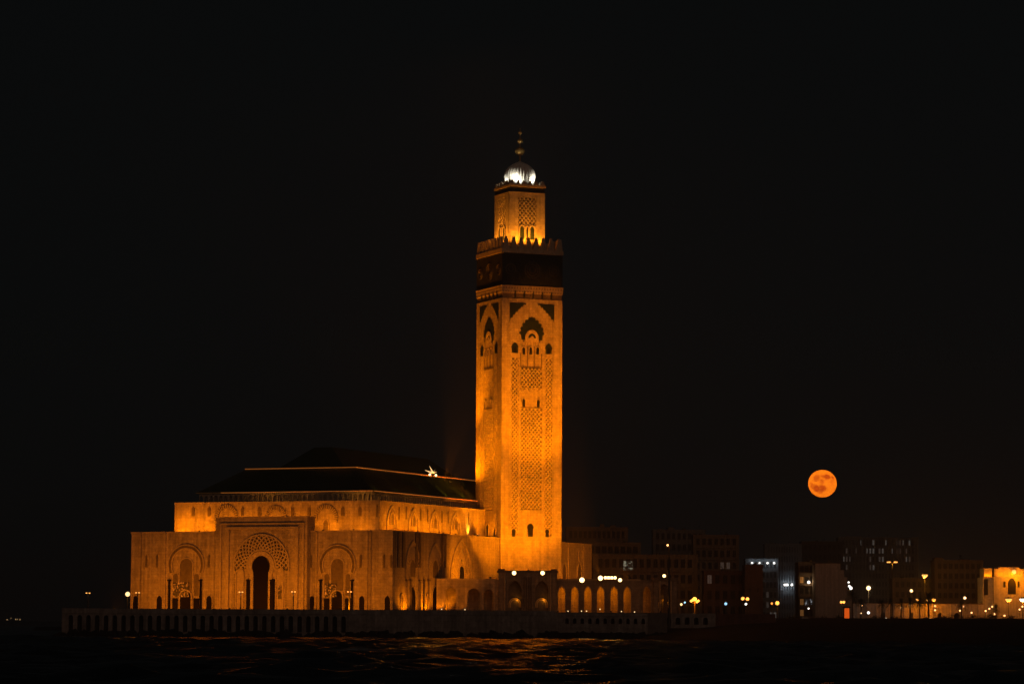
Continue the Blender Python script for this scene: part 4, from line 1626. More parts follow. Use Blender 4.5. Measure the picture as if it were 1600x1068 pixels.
# side: uplights at the foot of the wall
for j, (x, w) in enumerate(((629.5, 6500), (664, 7500), (694, 4500), (648, 1200))):
    s = ss(x)
    p = FS.P(s, 3.8, TZ + 0.4)
    floodlight(p, FS.P(s, 0, TZ + 6.0), w, 140, 'ground uplight washing the foot of the side wall, %s' % ('beside the near corner', 'between the two tall arches', 'at the end of the gallery', 'inside the first tall arch')[j], SODIUM, 0.9, 'em_sodium', 0.3, radius=0.15)
for j, (x, w) in enumerate(((690, 1500), (724, 260))):
    p = GF.P(gs(x), 3.0, TZ + 0.4)
    floodlight(p, GF.P(gs(x) - 2, 0, TZ + 7), w * 1.5, 110, 'ground uplight in front of the gallery wall, %s' % ('by the horseshoe opening', 'by the round openings')[j], SODIUM, 0.9, 'em_sodium', 0.3, radius=0.15)
p = GF.P(gs(766), -9.0, ZG + 1.1)
floodlight(p, FS.P(ss(724), 0, ZG + 8), 40 * KW, 120, 'floodlight on the gallery roof below the fan-ribbed arch window', SODIUM, 0.9, 'em_sodium', 0.4)
p = FS.P(ss(664), 26.0, TZ + 0.6)  # lamp added out on the terrace to brighten the dark side wall
floodlight(p, FS.P(ss(664), 0, ZG + 9), 17 * KW, 120, 'added terrace floodlight facing the two tall side arches', SODIUM, 0.9, 'em_sodium_dim', 0.4)
p = GF.P(gs(985), -8.0, ZG + 1.2)
floodlight(p, FS.P(ss(903, 880), 0, ZG + 8), 520 * KW, 36, 'amber floodlight at the back of the gallery roof near the right pavilion', SODIUM, 0.9, 'em_sodium', 0.5)
# lantern: lamps on the gallery behind the merlons; dome: white lamps
for k, (nrm, tang, w) in enumerate(((FR.n, er, 1.0), (-er, el, 0.75))):
    for j in range(3):
        t_ = (-5.5, 0.0, 5.5)[j]
        b = MC + nrm * (HL + 4.2) + tang * t_
        a = MC + nrm * HL + tang * t_
        floodlight((b.x, b.y, Zb2 + 0.9), (a.x, a.y, Zb2 + 13), 17 * KW * w, 110, 'lamp behind the tower merlons on the %s side, %s' % (('right', 'left')[k], ('near end', 'middle', 'far end')[j]), (1.0, 0.30, 0.012), 0.9, 'em_sodium', 0.35, radius=0.2)
for j in range(4):
    a_ = AM + math.pi / 4 + j * math.pi / 2
    b = Vector((MC.x + 10.8 * math.cos(a_), MC.y + 10.8 * math.sin(a_), LM0 + 0.8))
    floodlight(b, (MC.x, MC.y, LM0 + 13), 3.6 * KW, 80, 'white lamp in the %s corner of the dome parapet, aimed up at the dome' % ('right-hand', 'far', 'left-hand', 'near')[j], (1.0, 0.90, 0.70), 0.9, 'em_white', 0.3, radius=0.2)
for j in range(6):
    a_ = AM + math.pi / 4 + j * math.pi / 3 + 0.3
    b = Vector((MC.x + 7.9 * math.cos(a_), MC.y + 7.9 * math.sin(a_), LM0 + 0.7))
    c_ = Vector((MC.x + 5.5 * math.cos(a_), MC.y + 5.5 * math.sin(a_), LM0 + 5.5))
    floodlight(b, c_, 1900, 140, 'white lamp at the foot of the dome, %s round the parapet' % ORD[j], (1.0, 0.93, 0.74), 0.9, 'em_white', 0.25, radius=0.15)

#@@TOWN
# ------------------------------------------------------------------ town behind the shore
GZ = 9.2
def building(name, label, cat, x0, x1, ytop, d, mat, floors, cols, depth=18.0, ang=0.0, gz0=GZ, ww=0.55, wh=0.55, lit=(), balcony=False,
             roofhut=None, margin=0.04, group='town buildings beyond the promenade', pane='glass', z_low=None, lit_mat='em_win', frame=True, wmat=None):
    a, b = at(x0, 950, d), at(x1, 950, d)
    ztop = at((x0 + x1) / 2, ytop, d).z
    f = Face(a.x, a.y, ang)
    wid = (b.x - a.x) / math.cos(ang) if ang else (b.x - a.x)
    t = thing(name, ((a.x + b.x) / 2, d, gz0), label, cat, group)
    m = MB(f.xf)
    m.box(0, wid, -depth, 0, gz0 - 1.5, ztop)
    m.build('walls', M[mat], t)
    m = MB(f.xf)
    m.box(-0.25, wid + 0.25, -0.5, 0.25, ztop, ztop + 0.9)
    m.box(-0.25, wid + 0.25, -depth - 0.25, -depth + 0.5, ztop, ztop + 0.9)
    m.box(-0.25, 0.5, -depth + 0.5, -0.5, ztop, ztop + 0.9)
    m.box(wid - 0.5, wid + 0.25, -depth + 0.5, -0.5, ztop, ztop + 0.9)
    m.build('parapet', M[mat], t)
    if roofhut:
        for (u0, u1, h) in roofhut:
            m = MB(f.xf)
            m.box(wid * u0, wid * u1, -depth * 0.8, -depth * 0.25, ztop, ztop + h)
            m.build('roof_hut', M[mat], t)
    rc_ = random.Random(int(x0 * 7 + ytop))
    for k in range(3):
        m = MB(f.xf)
        s_ = wid * (0.1 + 0.8 * rc_.random())
        hh = 1.8 + 2.6 * rc_.random()
        m.tube((s_, -depth * 0.3, ztop), (s_, -depth * 0.3, ztop + hh), 0.09, 0.05, 6)
        for q in (0.75, 0.85, 0.95):
            m.tube((s_ - 0.7 * q, -depth * 0.3, ztop + hh * q), (s_ + 0.7 * q, -depth * 0.3, ztop + hh * q), 0.05, 0.05, 5)
        m.build('aerial', M['metal'], t)
    m = MB(f.xf)
    s_ = wid * (0.15 + 0.7 * rc_.random())
    m.tube((s_, -depth * 0.4, ztop), (s_, -depth * 0.4, ztop + 1.9), 1.1, 1.1, 14)
    m.build('water_tank', M['metal'], t)
    zl = gz0 + 1.0 if z_low is None else z_low
    fh = (ztop - zl) / max(1, floors)
    cw = wid * (1 - 2 * margin) / max(1, cols)
    proto = {}
    for r in range(floors):
        zb = zl + r * fh + fh * (1 - wh) * 0.55
        if balcony and r > 0:
            m = MB(f.xf)
            m.box(wid * margin, wid * (1 - margin), 0, 1.5, zl + r * fh - 0.1, zl + r * fh + 0.12)
            m.box(wid * margin, wid * (1 - margin), 1.35, 1.5, zl + r * fh + 0.12, zl + r * fh + 1.1)
            m.build('balcony', M[wmat or mat], t)
        for c in range(cols):
            s = wid * margin + (c + 0.5) * cw
            lm = lit.get((r, c), pane) if isinstance(lit, dict) else (lit_mat if (r, c) in lit else pane)
            key = lm
            loc = f.P(s, 0, zb)
            if key not in proto:
                mb = MB()
                hw_, h_ = cw * ww / 2, fh * wh
                e, n = f.e, f.n
                def q(u, o, z):
                    w = f.P(s + u, o, zb + z)
                    return w
                mb.xf = lambda p: q(p[0], p[1], p[2])
                mb.box(-hw_, hw_, 0.0, 0.04, 0, h_)
                mb.m = 1
                mb.box(-hw_ - 0.18, -hw_, 0, 0.22, -0.15, h_ + 0.15)
                mb.box(hw_, hw_ + 0.18, 0, 0.22, -0.15, h_ + 0.15)
                mb.box(-hw_, hw_, 0, 0.25, -0.18, 0)
                mb.box(-hw_, hw_, 0, 0.20, h_, h_ + 0.15)
                mb.box(-0.06, 0.06, 0.04, 0.12, 0, h_)
                ob = mb.build('window', [M[lm], M[mat]], t)
                proto[key] = (ob, s, zb)
                if key != pane:
                    ob['label'] = 'lit window'
            else:
                ob0, s0, zb0 = proto[key]
                ob = ob0.copy()
                COL.objects.link(ob)
                ob.parent = t
                dd = f.e * (s - s0)
                ob.location = (dd.x, dd.y, zb - zb0)
    return t, f, wid, ztop

building('apartment_block', 'wide stepped apartment block with rows of dark windows right of the tower', 'building', 884, 981, 825, 1980, 'plaster_buff', 7, 12, lit={(4, 9): 'em_win_dim', (4, 10): 'em_win_dim'}, roofhut=[(.55, .62, 3), (.72, .8, 2.2)], balcony=False)
building('apartment_block', 'lower apartment block with long balconies in front of the stepped block', 'building', 916, 1001, 849, 1900, 'plaster_buff', 6, 8, balcony=True, ww=0.7, lit={(3, 3): 'em_win_warm'})
t_, f_, w_, z_ = building('terrace_building', 'long low building with one bright glazed stair window', 'building', 926, 1090, 868, 1760, 'plaster_buff', 4, 14, balcony=True, ww=0.6)
m = MB(f_.xf)
sx_, _z = f_.px(983, 880)
for r in range(3):
    for c in range(3):
        m.box(sx_ - 3.4 + 1.95 * c, sx_ - 3.4 + 1.95 * c + 1.7, 1.52, 1.6, at(983, 888, 1760).z + 1.9 * r - 1.0, at(983, 888, 1760).z + 1.9 * r + 0.6)
m.build('stair_window', M['em_stair'], t_)
building('apartment_block', 'tall block with a flat roof and recessed windows behind the tall mast lamp', 'building', 1020, 1102, 829, 2050, 'plaster_grey', 8, 9, roofhut=[(.3, .42, 2.6), (.1, .2, 1.4)])
building('apartment_block', 'apartment block with balconies joined to the tall flat-roofed block', 'building', 1083, 1155, 837, 1960, 'plaster_buff', 7, 7, balcony=True, lit={(4, 4): 'em_win_dim', (4, 5): 'em_win_dim'})
building('townhouse', 'reddish townhouse with a dim lit window left of the dark windowless block', 'building', 1100, 1166, 893, 1720, 'plaster_rose', 3, 5, lit={(2, 0): 'em_win_dim'})
building('blank_block', 'dark red-brown block without windows beside the reddish townhouse', 'building', 1164, 1192, 884, 1700, 'plaster_rose', 1, 2, lit=(), ww=0.2, wh=0.08)
t_, f_, w_, z_ = building('office_block', 'bluish office block with four white lamps along its top floor', 'building', 1165, 1216, 874, 2100, 'plaster_blue', 6, 8, lit={(3, 3): 'em_win', (2, 5): 'em_win_dim', (0, 6): 'em_win', (0, 7): 'em_win', (1, 5): 'em_win_dim'})
for x in (1175, 1186.5, 1199, 1209.5):
    m = MB(f_.xf)
    s_, zz = f_.px(x, 879)
    m.ball((s_, 0.9, zz), 0.7, 8)
    m.box(s_ - 0.12, s_ + 0.12, 0, 0.5, zz - 0.2, zz + 0.2)
    m.build('wall_lamp', M['em_white'], t_)
    point(t_, f_.P(s_, 2.2, zz), 160, COOL, 0.5)
def fin_tower(name, label, x0, x1, ytop, d, mat, fins, lit, floors=8, cols=12, **kw):
    t, f, wid, zt = building(name, label, 'building', x0, x1, ytop, d, mat, floors, cols, lit=lit, ww=0.6, wh=0.6, **kw)
    m0 = None
    for k in range(fins + 1):
        s = wid * k / fins
        if m0 is None:
            m = MB(f.xf)
            m.box(s - 0.4, s + 0.4, 0, 1.1, GZ, zt + 1.2)
            m0 = m.build('facade_fin', M[mat], t)
        else:
            c = m0.copy()
            COL.objects.link(c)
            c.parent = t
            dd = f.e * s
            c.location = (dd.x, dd.y, 0)
    return t, f, wid, zt
t_, f_, w_, z_ = fin_tower('finned_tower', 'blue-grey tower with upright fins and white lamps at its foot', 1196, 1252, 851, 2200, 'plaster_blue', 14, {(3, 5): 'em_win_dim'})
for x in (1226, 1229.5, 1237):
    m = MB(f_.xf)
    s_, zz = f_.px(x, 913)
    m.ball((s_, 2.0, zz), 0.85, 8)
    m.box(s_ - 0.15, s_ + 0.15, 1.0, 2.0, zz - 0.2, zz + 0.2)
    m.build('wall_lamp', M['em_white'], t_)
    point(t_, f_.P(s_, 3.6, zz), 420, COOL, 0.5)
building('dark_block', 'nearly black block behind the pale windowless gable', 'building', 1253, 1318, 847, 2250, 'plaster_dark', 8, 8)
# pale gable with lit balconies
t_, f_, w_, z_ = building('balcony_house', 'narrow house with open balconies, one floor brightly lit, left of the pale gable', 'building', 1248, 1273.5, 880, 1660, 'plaster_buff', 5, 3, balcony=True, ww=0.7, lit={(0, 0): 'em_win_warm', (1, 1): 'em_shop', (1, 2): 'em_shop', (1, 0): 'em_win_warm', (3, 0): 'em_win_warm'})
m = MB(f_.xf)
s_, zz = f_.px(1263, 909)
m.ball((s_, 2.2, zz), 0.8, 10)
m.box(s_ - 0.1, s_ + 0.1, 0, 2.0, zz - 0.1, zz + 0.1)
m.build('wall_lamp', M['em_white'], t_)
point(t_, f_.P(s_, 3.9, zz), 320, WARM, 0.5)
M['gable'] = mottled('weathered gable render', (0.40, 0.33, 0.29), (0.52, 0.44, 0.39), 0.12, 0.9, 0.3, True)
t_ = thing('gable_house', (at(1295, 950, 1640).x, 1640, GZ), 'house with a blank pale gable wall stepping down to the right', 'building', 'town buildings beyond the promenade')
a_ = at(1274, 950, 1640)
gf = Face(a_.x, a_.y, 0)
m = MB(gf.xf)
pts = [(0, GZ - 1)]
for (x, y) in ((1274, 880), (1313, 880), (1313, 890), (1319, 890), (1319, 901), (1324, 901), (1324, 930), (1331, 930)):
    pts.append(gf.px(x, y))
pts.append((gf.px(1331, 930)[0], GZ - 1))
m.prism(list(reversed(pts)), -16, 0)
m.build('gable_wall', M['gable'], t_)
m = MB(gf.xf)
m.box(-0.3, gf.px(1313, 880)[0] + 0.3, -16.2, 0.2, gf.px(1300, 880)[1], gf.px(1300, 880)[1] + 0.4)
m.build('coping', M['plaster_buff'], t_)
m = MB(gf.xf)
m.box(gf.px(1296, 880)[0], gf.px(1302, 880)[0], -9, -6, gf.px(1300, 880)[1] + 0.4, gf.px(1300, 875)[1])
m.build('chimney', M['plaster_buff'], t_)
lit = {}
rl = random.Random(5)
for r, pr in ((9, .22), (8, .35), (7, .30), (6, .10)):
    for c in range(24):
        if rl.random() < pr:
            lit[(r, c)] = 'em_win' if rl.random() < .5 else 'em_win_dim'
t_, f_, w_, z_ = fin_tower('finned_tower', 'wide tower with rows of small lit windows near its top, right of the moonlit gap', 1311, 1434, 841, 2350, 'plaster_grey', 24, lit, 10, 24, roofhut=[(.1, .3, 2.0)])
t_['label'] = 'wide dark tower with rows of small lit windows near its top'
building('apartment_block', 'brown apartment house with balconies between the wide tower and the palace', 'building', 1461, 1537, 877, 1780, 'plaster_buff', 6, 8, balcony=False, roofhut=[(.02, .2, 2.5), (.55, .75, 1.5)], ww=0.6)
building('apartment_block', 'low dark house half hidden behind the palm trees', 'building', 1395, 1462, 905, 1800, 'plaster_buff', 4, 7)
# long lit garden wall behind the palms
t_ = thing('garden_wall', (at(1430, 955, 1690).x, 1690, GZ), 'long low amber-lit wall with arched gates behind the palm trees', 'wall')
a_ = at(1332, 950, 1690)
gw = Face(a_.x, a_.y, 0)
m = MB(gw.xf)
ops = [(gw.px(x, 955)[0], 3.0, GZ, GZ + 3.2, 'round') for x in (1380, 1425, 1469, 1495)]
arcwall(m, 0, gw.px(1537, 950)[0], GZ - 1, gw.px(1430, 943)[1], ops, -0.8, 0, 6)
m.build('wall_panel', M['plaster_white'], t_)
m = MB(gw.xf)
m.box(-0.2, gw.px(1537, 950)[0], -1.0, 0.25, gw.px(1430, 943)[1], gw.px(1430, 943)[1] + 0.5)
m.build('coping', M['plaster_buff'], t_)
for k in range(14):
    m = MB(gw.xf)
    s_ = gw.px(1340 + 14.6 * k, 950)[0]
    m.box(s_ - 0.35, s_ + 0.35, 0, 0.4, GZ - 1, gw.px(1430, 943)[1])
    m.build('pier', M['plaster_white'], t_)
# lit palace at the right edge
t_ = thing('palace', (at(1580, 955, 1720).x, 1720, GZ), 'amber-lit palace with scalloped cornice and tall latticed window', 'palace')
a_ = at(1537, 950, 1715)
pf = Face(a_.x, a_.y, 0)
def pp(x, y):
    return pf.px(x, y)
e_ = pp(1640, 930)[0]
m = MB(pf.xf)
m.box(pp(1553, 930)[0], e_, -22, 0, GZ - 1, pp(1575, 901)[1])
m.build('walls', M['plaster_white'], t_)
m = MB(pf.xf)
m.box(0, pp(1553, 930)[0] - 0.01, -22, -2.0, GZ - 1, pp(1545, 901)[1])
m.build('side_wing', M['plaster_white'], t_)
m = MB(pf.xf)
m.box(pp(1553, 930)[0] + 1, e_, -20, -2.8, pp(1575, 901)[1], pp(1575, 888)[1])
m.box(pp(1562, 930)[0], pp(1594, 930)[0], -19, -2.5, pp(1575, 888)[1], pp(1575, 885.5)[1])
m.box(1.0, pp(1552, 930)[0], -20, -4.0, pp(1545, 901)[1], pp(1545, 887)[1])
m.build('attic', M['plaster_white'], t_)
for x0, x1, o in ((1537.3, 1552.5, -2.0), (1553.5, 1640, 0.0)):
    m = MB(pf.xf)
    n_ = int((x1 - x0) / 3.4)
    for k in range(n_):
        s0_, z0_ = pp(x0 + 3.4 * k, 901)
        m.prism(merlon_poly(s0_ + 0.55, 0.8, z0_, 1.1, 3), o - 0.6, o - 0.1)
    m.build('cresting', M['plaster_white'], t_)
for j, x in enumerate((1542, 1549, 1558, 1566, 1574, 1582, 1590, 1598)):
    s_, z0_ = pp(x, 900.5)
    point(t_, pf.P(s_, -1.3 if x > 1553 else -3.2, z0_ + 0.5), 420, SODIUM, 0.2)
window(pf, t_, pp(1581, 930)[0], pp(1581, 928)[1], 4.6, pp(1581, 912)[1], 'pointed', 0.4, 0.4, 'glass', 'plaster_white')
for x in (1569.5, 1591.5):
    window(pf, t_, pp(x, 930)[0], pp(x, 917)[1], 1.3, pp(x, 909)[1], 'round', 0.25, 0.3, 'glass', 'plaster_white')
m = MB(pf.xf)
m.box(pp(1538.5, 930)[0], pp(1544.5, 930)[0], -2.0, -1.9, pp(1541, 929)[1], pp(1541, 904)[1])
m.build('window', M['glass'], t_)
m = MB(pf.xf)
s_, z0_ = pp(1584, 893)
m.ball((s_, 1.0, z0_), 1.2, 10)
m.build('roof_lamp', M['em_sodium'], t_)
point(t_, pf.P(s_, 6.5, z0_ - 4), 9000, SODIUM, 0.5)
# orange kiosk
t_ = thing('kiosk', (at(1323, 960, 1600).x, 1600, GZ), 'small orange-lit kiosk beside the pale gable', 'kiosk')
a_ = at(1318.5, 955, 1600)
kf = Face(a_.x, a_.y, 0)
kw_ = kf.px(1328, 955)[0]
m = MB(kf.xf)
m.box(0, kw_, -3, 0, GZ - 1, kf.px(1323, 948.5)[1])
m.build('walls', M['plaster_rose'], t_)
m = MB(kf.xf)
m.box(-0.4, kw_ + 0.4, -3.3, 0.9, kf.px(1323, 948.5)[1], kf.px(1323, 947)[1])
m.build('roof', M['metal'], t_)
m = MB(kf.xf)
m.box(kw_ * .1, kw_ * .9, 0, 0.08, GZ + 0.4, kf.px(1323, 949.5)[1])
m.build('lit_front', emit('kiosk front', (1.0, 0.13, 0.01), 0.75), t_)

# ------------------------------------------------------------------ street lamps
def lamp_post(name, label, x, y, d, style='globe', watts=250, color=SODIUM, mat='em_sodium', r=0.45, zb=GZ, group=None, pr=0.1):
    h = at(x, y, d)
    t = thing(name, (h.x, h.y, zb), label, 'street lamp', group)
    m = MB()
    m.tube((h.x, h.y, zb - 0.5), (h.x, h.y, h.z - r * 0.6), pr * 1.5, pr, 8)
    m.tube((h.x, h.y, zb - 0.5), (h.x, h.y, zb + 0.9), pr * 2.6, pr * 2.0, 8)
    m.build('post', M['metal'], t)
    if style == 'globe':
        m = MB()
        m.ball((h.x, h.y, h.z), r, 10)
        m.build('globe', M[mat], t, None, True)
        m = MB()
        m.tube((h.x, h.y, h.z + r), (h.x, h.y, h.z + r + 0.25), 0.25, 0.05, 8)
        m.build('finial', M['metal'], t)
        lp = Vector((h.x, h.y - r - 0.4, h.z))
    elif style == 'lantern':                           # wide shade with a glowing bowl under it
        m = MB()
        m.lathe((h.x, h.y, h.z), [(r * 0.3, -r * 0.7), (r * 0.75, -r * .4), (r, 0), (r * 0.9, r * 0.25)], 14)
        m.build('lamp_bowl', M[mat], t, None, True)
        m = MB()
        m.lathe((h.x, h.y, h.z + r * .26), [(r * 1.15, 0), (r * 0.8, r * .3), (r * .15, r * .6)], 14)
        m.build('lamp_hood', M['metal'], t)
        lp = Vector((h.x, h.y, h.z - r * 1.3))
    elif style == 'arm':                               # mast with a pair of drooping heads
        for s in (-1, 1):
            m = MB()
            m.tube((h.x, h.y, h.z - 0.4), (h.x + s * r * 1.6, h.y, h.z + 0.25), 0.1, 0.07, 6)
            a = m.build('lamp_arm', M['metal'], t)
            m = MB()
            m.box(h.x + s * r * 1.6 - r * 0.8, h.x + s * r * 1.6 + r * 0.8, h.y - r * 0.4, h.y + r * 0.4, h.z + 0.0, h.z + 0.25 + r * 0.3)
            m.build('lamp_head', M[mat], a)
        lp = Vector((h.x, h.y - 0.8, h.z - 0.8))
    if watts:
        point(t, lp, watts, color, 0.3)
    return t
GL = 'small globe lamps along the promenade'
for x, y, w in ((1408, 948.5, 'first from the left, by the low dark house'), (1422, 945.5, 'second from the left, under a palm'), (1461, 946, 'upper one of the pair right of the twin palms'),
                (1461, 952.5, 'lower one of the pair right of the twin palms'), (1346, 945, 'beside the kiosk'), (1500, 953.3, 'left of the two before the brown house'),
                (1505.3, 947, 'right of the two before the brown house'), (1518, 956.5, 'alone below the brown house'), (1540, 953.7, 'lowest at the palace corner'),
                (1545.8, 950.2, 'middle one at the palace corner'), (1550.3, 947, 'highest at the palace corner'), (1554.3, 958.5, 'just right of the palace corner, low'),
                (1569.5, 961, 'below the palace window, lowest'), (1593, 951.5, 'near the right edge, lower'), (1597.5, 947, 'near the right edge, upper')):
    lamp_post('globe_lamp', 'small warm globe lamp, ' + w, x, y, 1672, 'globe', 130, SODIUM, 'em_warm', 0.5, group=GL)
for x, y, r, w, lab, mt, c in ((1434, 936, 1.1, 4500, 'amber lantern left of the twin palms', 'em_sodium', AMBER), (1450, 937, 0.9, 2500, 'amber lantern between the twin palms', 'em_sodium', AMBER),
                        (1459, 936.3, 1.2, 6000, 'amber lantern right of the twin palms', 'em_sodium', AMBER), (1576, 936, 1.8, 11000, 'wide bright lantern in front of the palace', 'em_sodium', WARM),
                        (1598, 936, 1.8, 9000, 'bright white lantern at the right edge before the palace', 'em_white', WARM)):
    lamp_post('lantern_lamp', lab, x, y, 1681, 'lantern', w, SODIUM, mt, r, pr=0.14)
for x, y, r, w, d, lab, mt, c, st_ in ((1424, 922.3, .9, 200, 1700, 'white-topped tall lamp above the palms', 'em_warm', WARM, 'globe'), (1445, 898.3, 1.7, 42000, 1690, 'glaring amber street lamp high above the palms', 'em_sodium', AMBER, 'lantern'),
                                  (1357, 918, 1.3, 5000, 1700, 'glaring white street lamp right of the pale gable', 'em_warm', WARM, 'globe'), (1394, 878.5, 1.1, 900, 1560, 'very tall double-armed mast lamp before the wide tower', 'em_sodium', AMBER, 'arm'),
                                  (1507.5, 933.5, .8, 300, 1660, 'tall lamp before the brown apartment house', 'em_warm', WARM, 'globe'),
                                  (1160.5, 934.5, .9, 500, 1600, 'left one of two orange lamps before the dark red block', 'em_sodium', SODIUM, 'globe'), (1168, 935, .9, 500, 1600, 'right one of two orange lamps before the dark red block', 'em_sodium', SODIUM, 'globe'),
                                  (1206, 942, .55, 60, 1600, 'small faint orange lamp below the office block', 'em_sodium_dim', SODIUM, 'globe'), (1214.5, 941.5, 1.05, 900, 1600, 'orange lamp below the office block', 'em_sodium', SODIUM, 'globe'),
                                  (1314.5, 940, .7, 120, 1610, 'left one of two orange lamps over the kiosk', 'em_sodium', SODIUM, 'globe'), (1318.5, 940, .7, 120, 1610, 'right one of two orange lamps over the kiosk', 'em_sodium', SODIUM, 'globe'),
                                  (1326, 909, .5, 50, 1680, 'white lamp at the step of the pale gable, highest', 'em_white', COOL, 'globe'), (1327, 915, .65, 50, 1675, 'white lamp at the step of the pale gable, middle', 'em_white', COOL, 'globe'),
                                  (1329.5, 918, .85, 50, 1670, 'white lamp at the step of the pale gable, lowest and largest', 'em_white', COOL, 'globe'),
                                  (1064.5, 943.5, .6, 40, 1500, 'pale lamp left of the orange lamp cluster', 'em_warm', WARM, 'globe'), (1070, 940.5, .5, 20, 1500, 'bluish lamp left of the orange lamp cluster', 'em_blue', COOL, 'globe'),
                                  (1134, 942.5, .7, 20, 1500, 'bluish lamp before the townhouse', 'em_blue', COOL, 'globe'), (1165.5, 943, .6, 60, 1580, 'small white lamp under the two orange lamps', 'em_white', COOL, 'globe'),
                                  (1357, 956.5, .7, 40, 1560, 'pale bluish lamp low before the garden wall', 'em_white', COOL, 'globe'), (1345.5, 975.8 - 18.5, .3, 10, 1560, 'tiny lamp low before the garden wall', 'em_warm', WARM, 'globe'),
                                  (1263.5, 950, .45, 20, 1590, 'tiny white lamp below the lit balcony', 'em_white', COOL, 'globe')):
    lamp_post('street_lamp', lab, x, y, d, st_, w, c, mt, r, pr=0.16 if r > 1 else 0.11)
# orange cluster lamp right of the gallery
h_ = at(1085.5, 937, 1420)
t_ = thing('cluster_lamp', (h_.x, h_.y, 9.0), 'orange five-globe lamp post at the end of the gallery', 'street lamp')
m = MB()
m.tube((h_.x, h_.y, 8.5), (h_.x, h_.y, h_.z), 0.28, 0.2, 8)
m.build('post', M['plaster_buff'], t_)
for dx, dz, rr_ in ((0, 0.5, 1.0), (-1.7, -0.4, .6), (1.7, -0.3, .6), (-.9, .1, .65), (1.0, -.9, .45)):
    m = MB()
    m.ball((h_.x + dx, h_.y - 0.3, h_.z + dz), rr_, 8)
    m.build('globe', M['em_sodium'], t_, None, True)
    m = MB()
    m.tube((h_.x, h_.y, h_.z - 1.6), (h_.x + dx, h_.y, h_.z + dz - rr_ * 0.8), 0.08, 0.06, 6)
    m.build('lamp_arm', M['metal'], t_)
point(t_, Vector((h_.x, h_.y - 1.8, h_.z + 0.4)), 5000, SODIUM, 0.6)
# tall mast before the gallery
h_ = at(1045.5, 852, 1225)
t_ = thing('lamp_mast', (h_.x, h_.y, 9.0), 'very tall dark lamp mast standing before the right end of the gallery', 'street lamp')
m = MB()
m.tube((h_.x, h_.y, 5.0), (h_.x, h_.y, h_.z), 0.42, 0.24, 10)
m.tube((h_.x, h_.y, 5.0), (h_.x, h_.y, 12.5), 0.6, 0.5, 10)
m.build('mast', M['metal'], t_)
m = MB()
m.ball((h_.x - 0.6, h_.y, h_.z + 0.2), 0.42, 8)
m.build('lamp_head', M['em_warm'], t_)
for z in (25, 26.3, 27.6):
    m = MB()
    m.box(h_.x - 0.75, h_.x - 0.2, h_.y - 0.3, h_.y + 0.3, z, z + 0.9)
    m.build('control_box', M['metal'], t_)
point(t_, Vector((h_.x - 0.5, h_.y - 0.9, h_.z + 0.4)), 160, SODIUM, 0.2)
# lamps on the mosque terrace
def two_arm(x, y, d, lab, w=60):
    t = lamp_post('terrace_lamp', lab, x, y, d, 'arm', w, WARM, 'em_sodium', 0.38, TZ, 'double-armed lamp posts on the mosque terrace', 0.16)
    return t
two_arm(376.5, 925, 1236, 'double-armed lamp post left of the main door', 50)
two_arm(458.5, 924.5, 1232, 'double-armed lamp post right of the main door', 50)
two_arm(215, 926, 1240, 'dark double-armed lamp post by the left corner of the front', 8)
two_arm(546, 924.5, 1228, 'double-armed lamp post before the right arch of the front', 20)
lamp_post('terrace_lamp', 'bright single lamp off the left corner of the mosque front', 199.5, 927.5, 1262, 'globe', 600, AMBER, 'em_warm', 0.95, TZ, pr=0.15)
two_arm(137.5, 926.5, 1260, 'faint double-armed lamp post on the empty left end of the terrace', 6)
for x, y, w in ((690, 951, 'before the horseshoe opening'), (726.5, 951.5, 'before the round openings'), (887.5, 954, 'leftmost before the pointed arches'), (908.5, 954, 'left of a close pair before the arches'),
                (916.5, 954, 'right of a close pair before the arches'), (937.5, 951, 'raised a little above the others'), (971, 954.5, 'below the sixth pointed arch'), (991.5, 955.2, 'rightmost, near the right pavilion')):
    p = at(x, y, 1217.5)
    t_ = thing('path_light', (p.x, p.y, 10.6), 'tiny white path light on the sea wall, ' + w, 'path light', 'path lights on the sea wall')
    m = MB()
    m.tube((p.x, p.y, 10.4), (p.x, p.y, p.z - 0.2), 0.07, 0.07, 6)
    m.build('post', M['metal'], t_)
    m = MB()
    m.ball((p.x, p.y, p.z), 0.22, 6)
    m.build('lamp', M['em_warm'], t_)
# far lights across the bay
for x, y, r_, w in ((11, 967.3, 1.3, 'leftmost'), (17.5, 965.5, 1.0, 'highest'), (24.5, 966.6, 1.5, 'brightest, middle'), (27, 966.8, 1.1, 'close beside the brightest'), (31.2, 966.8, 1.3, 'rightmost')):
    p = at(x, y, 8950)
    t_ = thing('far_lamp', (p.x, p.y, 0), 'tiny distant light across the bay at far left, ' + w, 'distant lamp', 'distant lights across the bay')
    m = MB()
    m.tube((p.x, p.y, -1), (p.x, p.y, p.z - r_ * .8), 0.5, 0.4, 6)
    m.build('post', M['metal'], t_)
    m = MB()
    m.ball((p.x, p.y, p.z), r_, 8)
    m.build('lamp', M['em_warm'], t_)

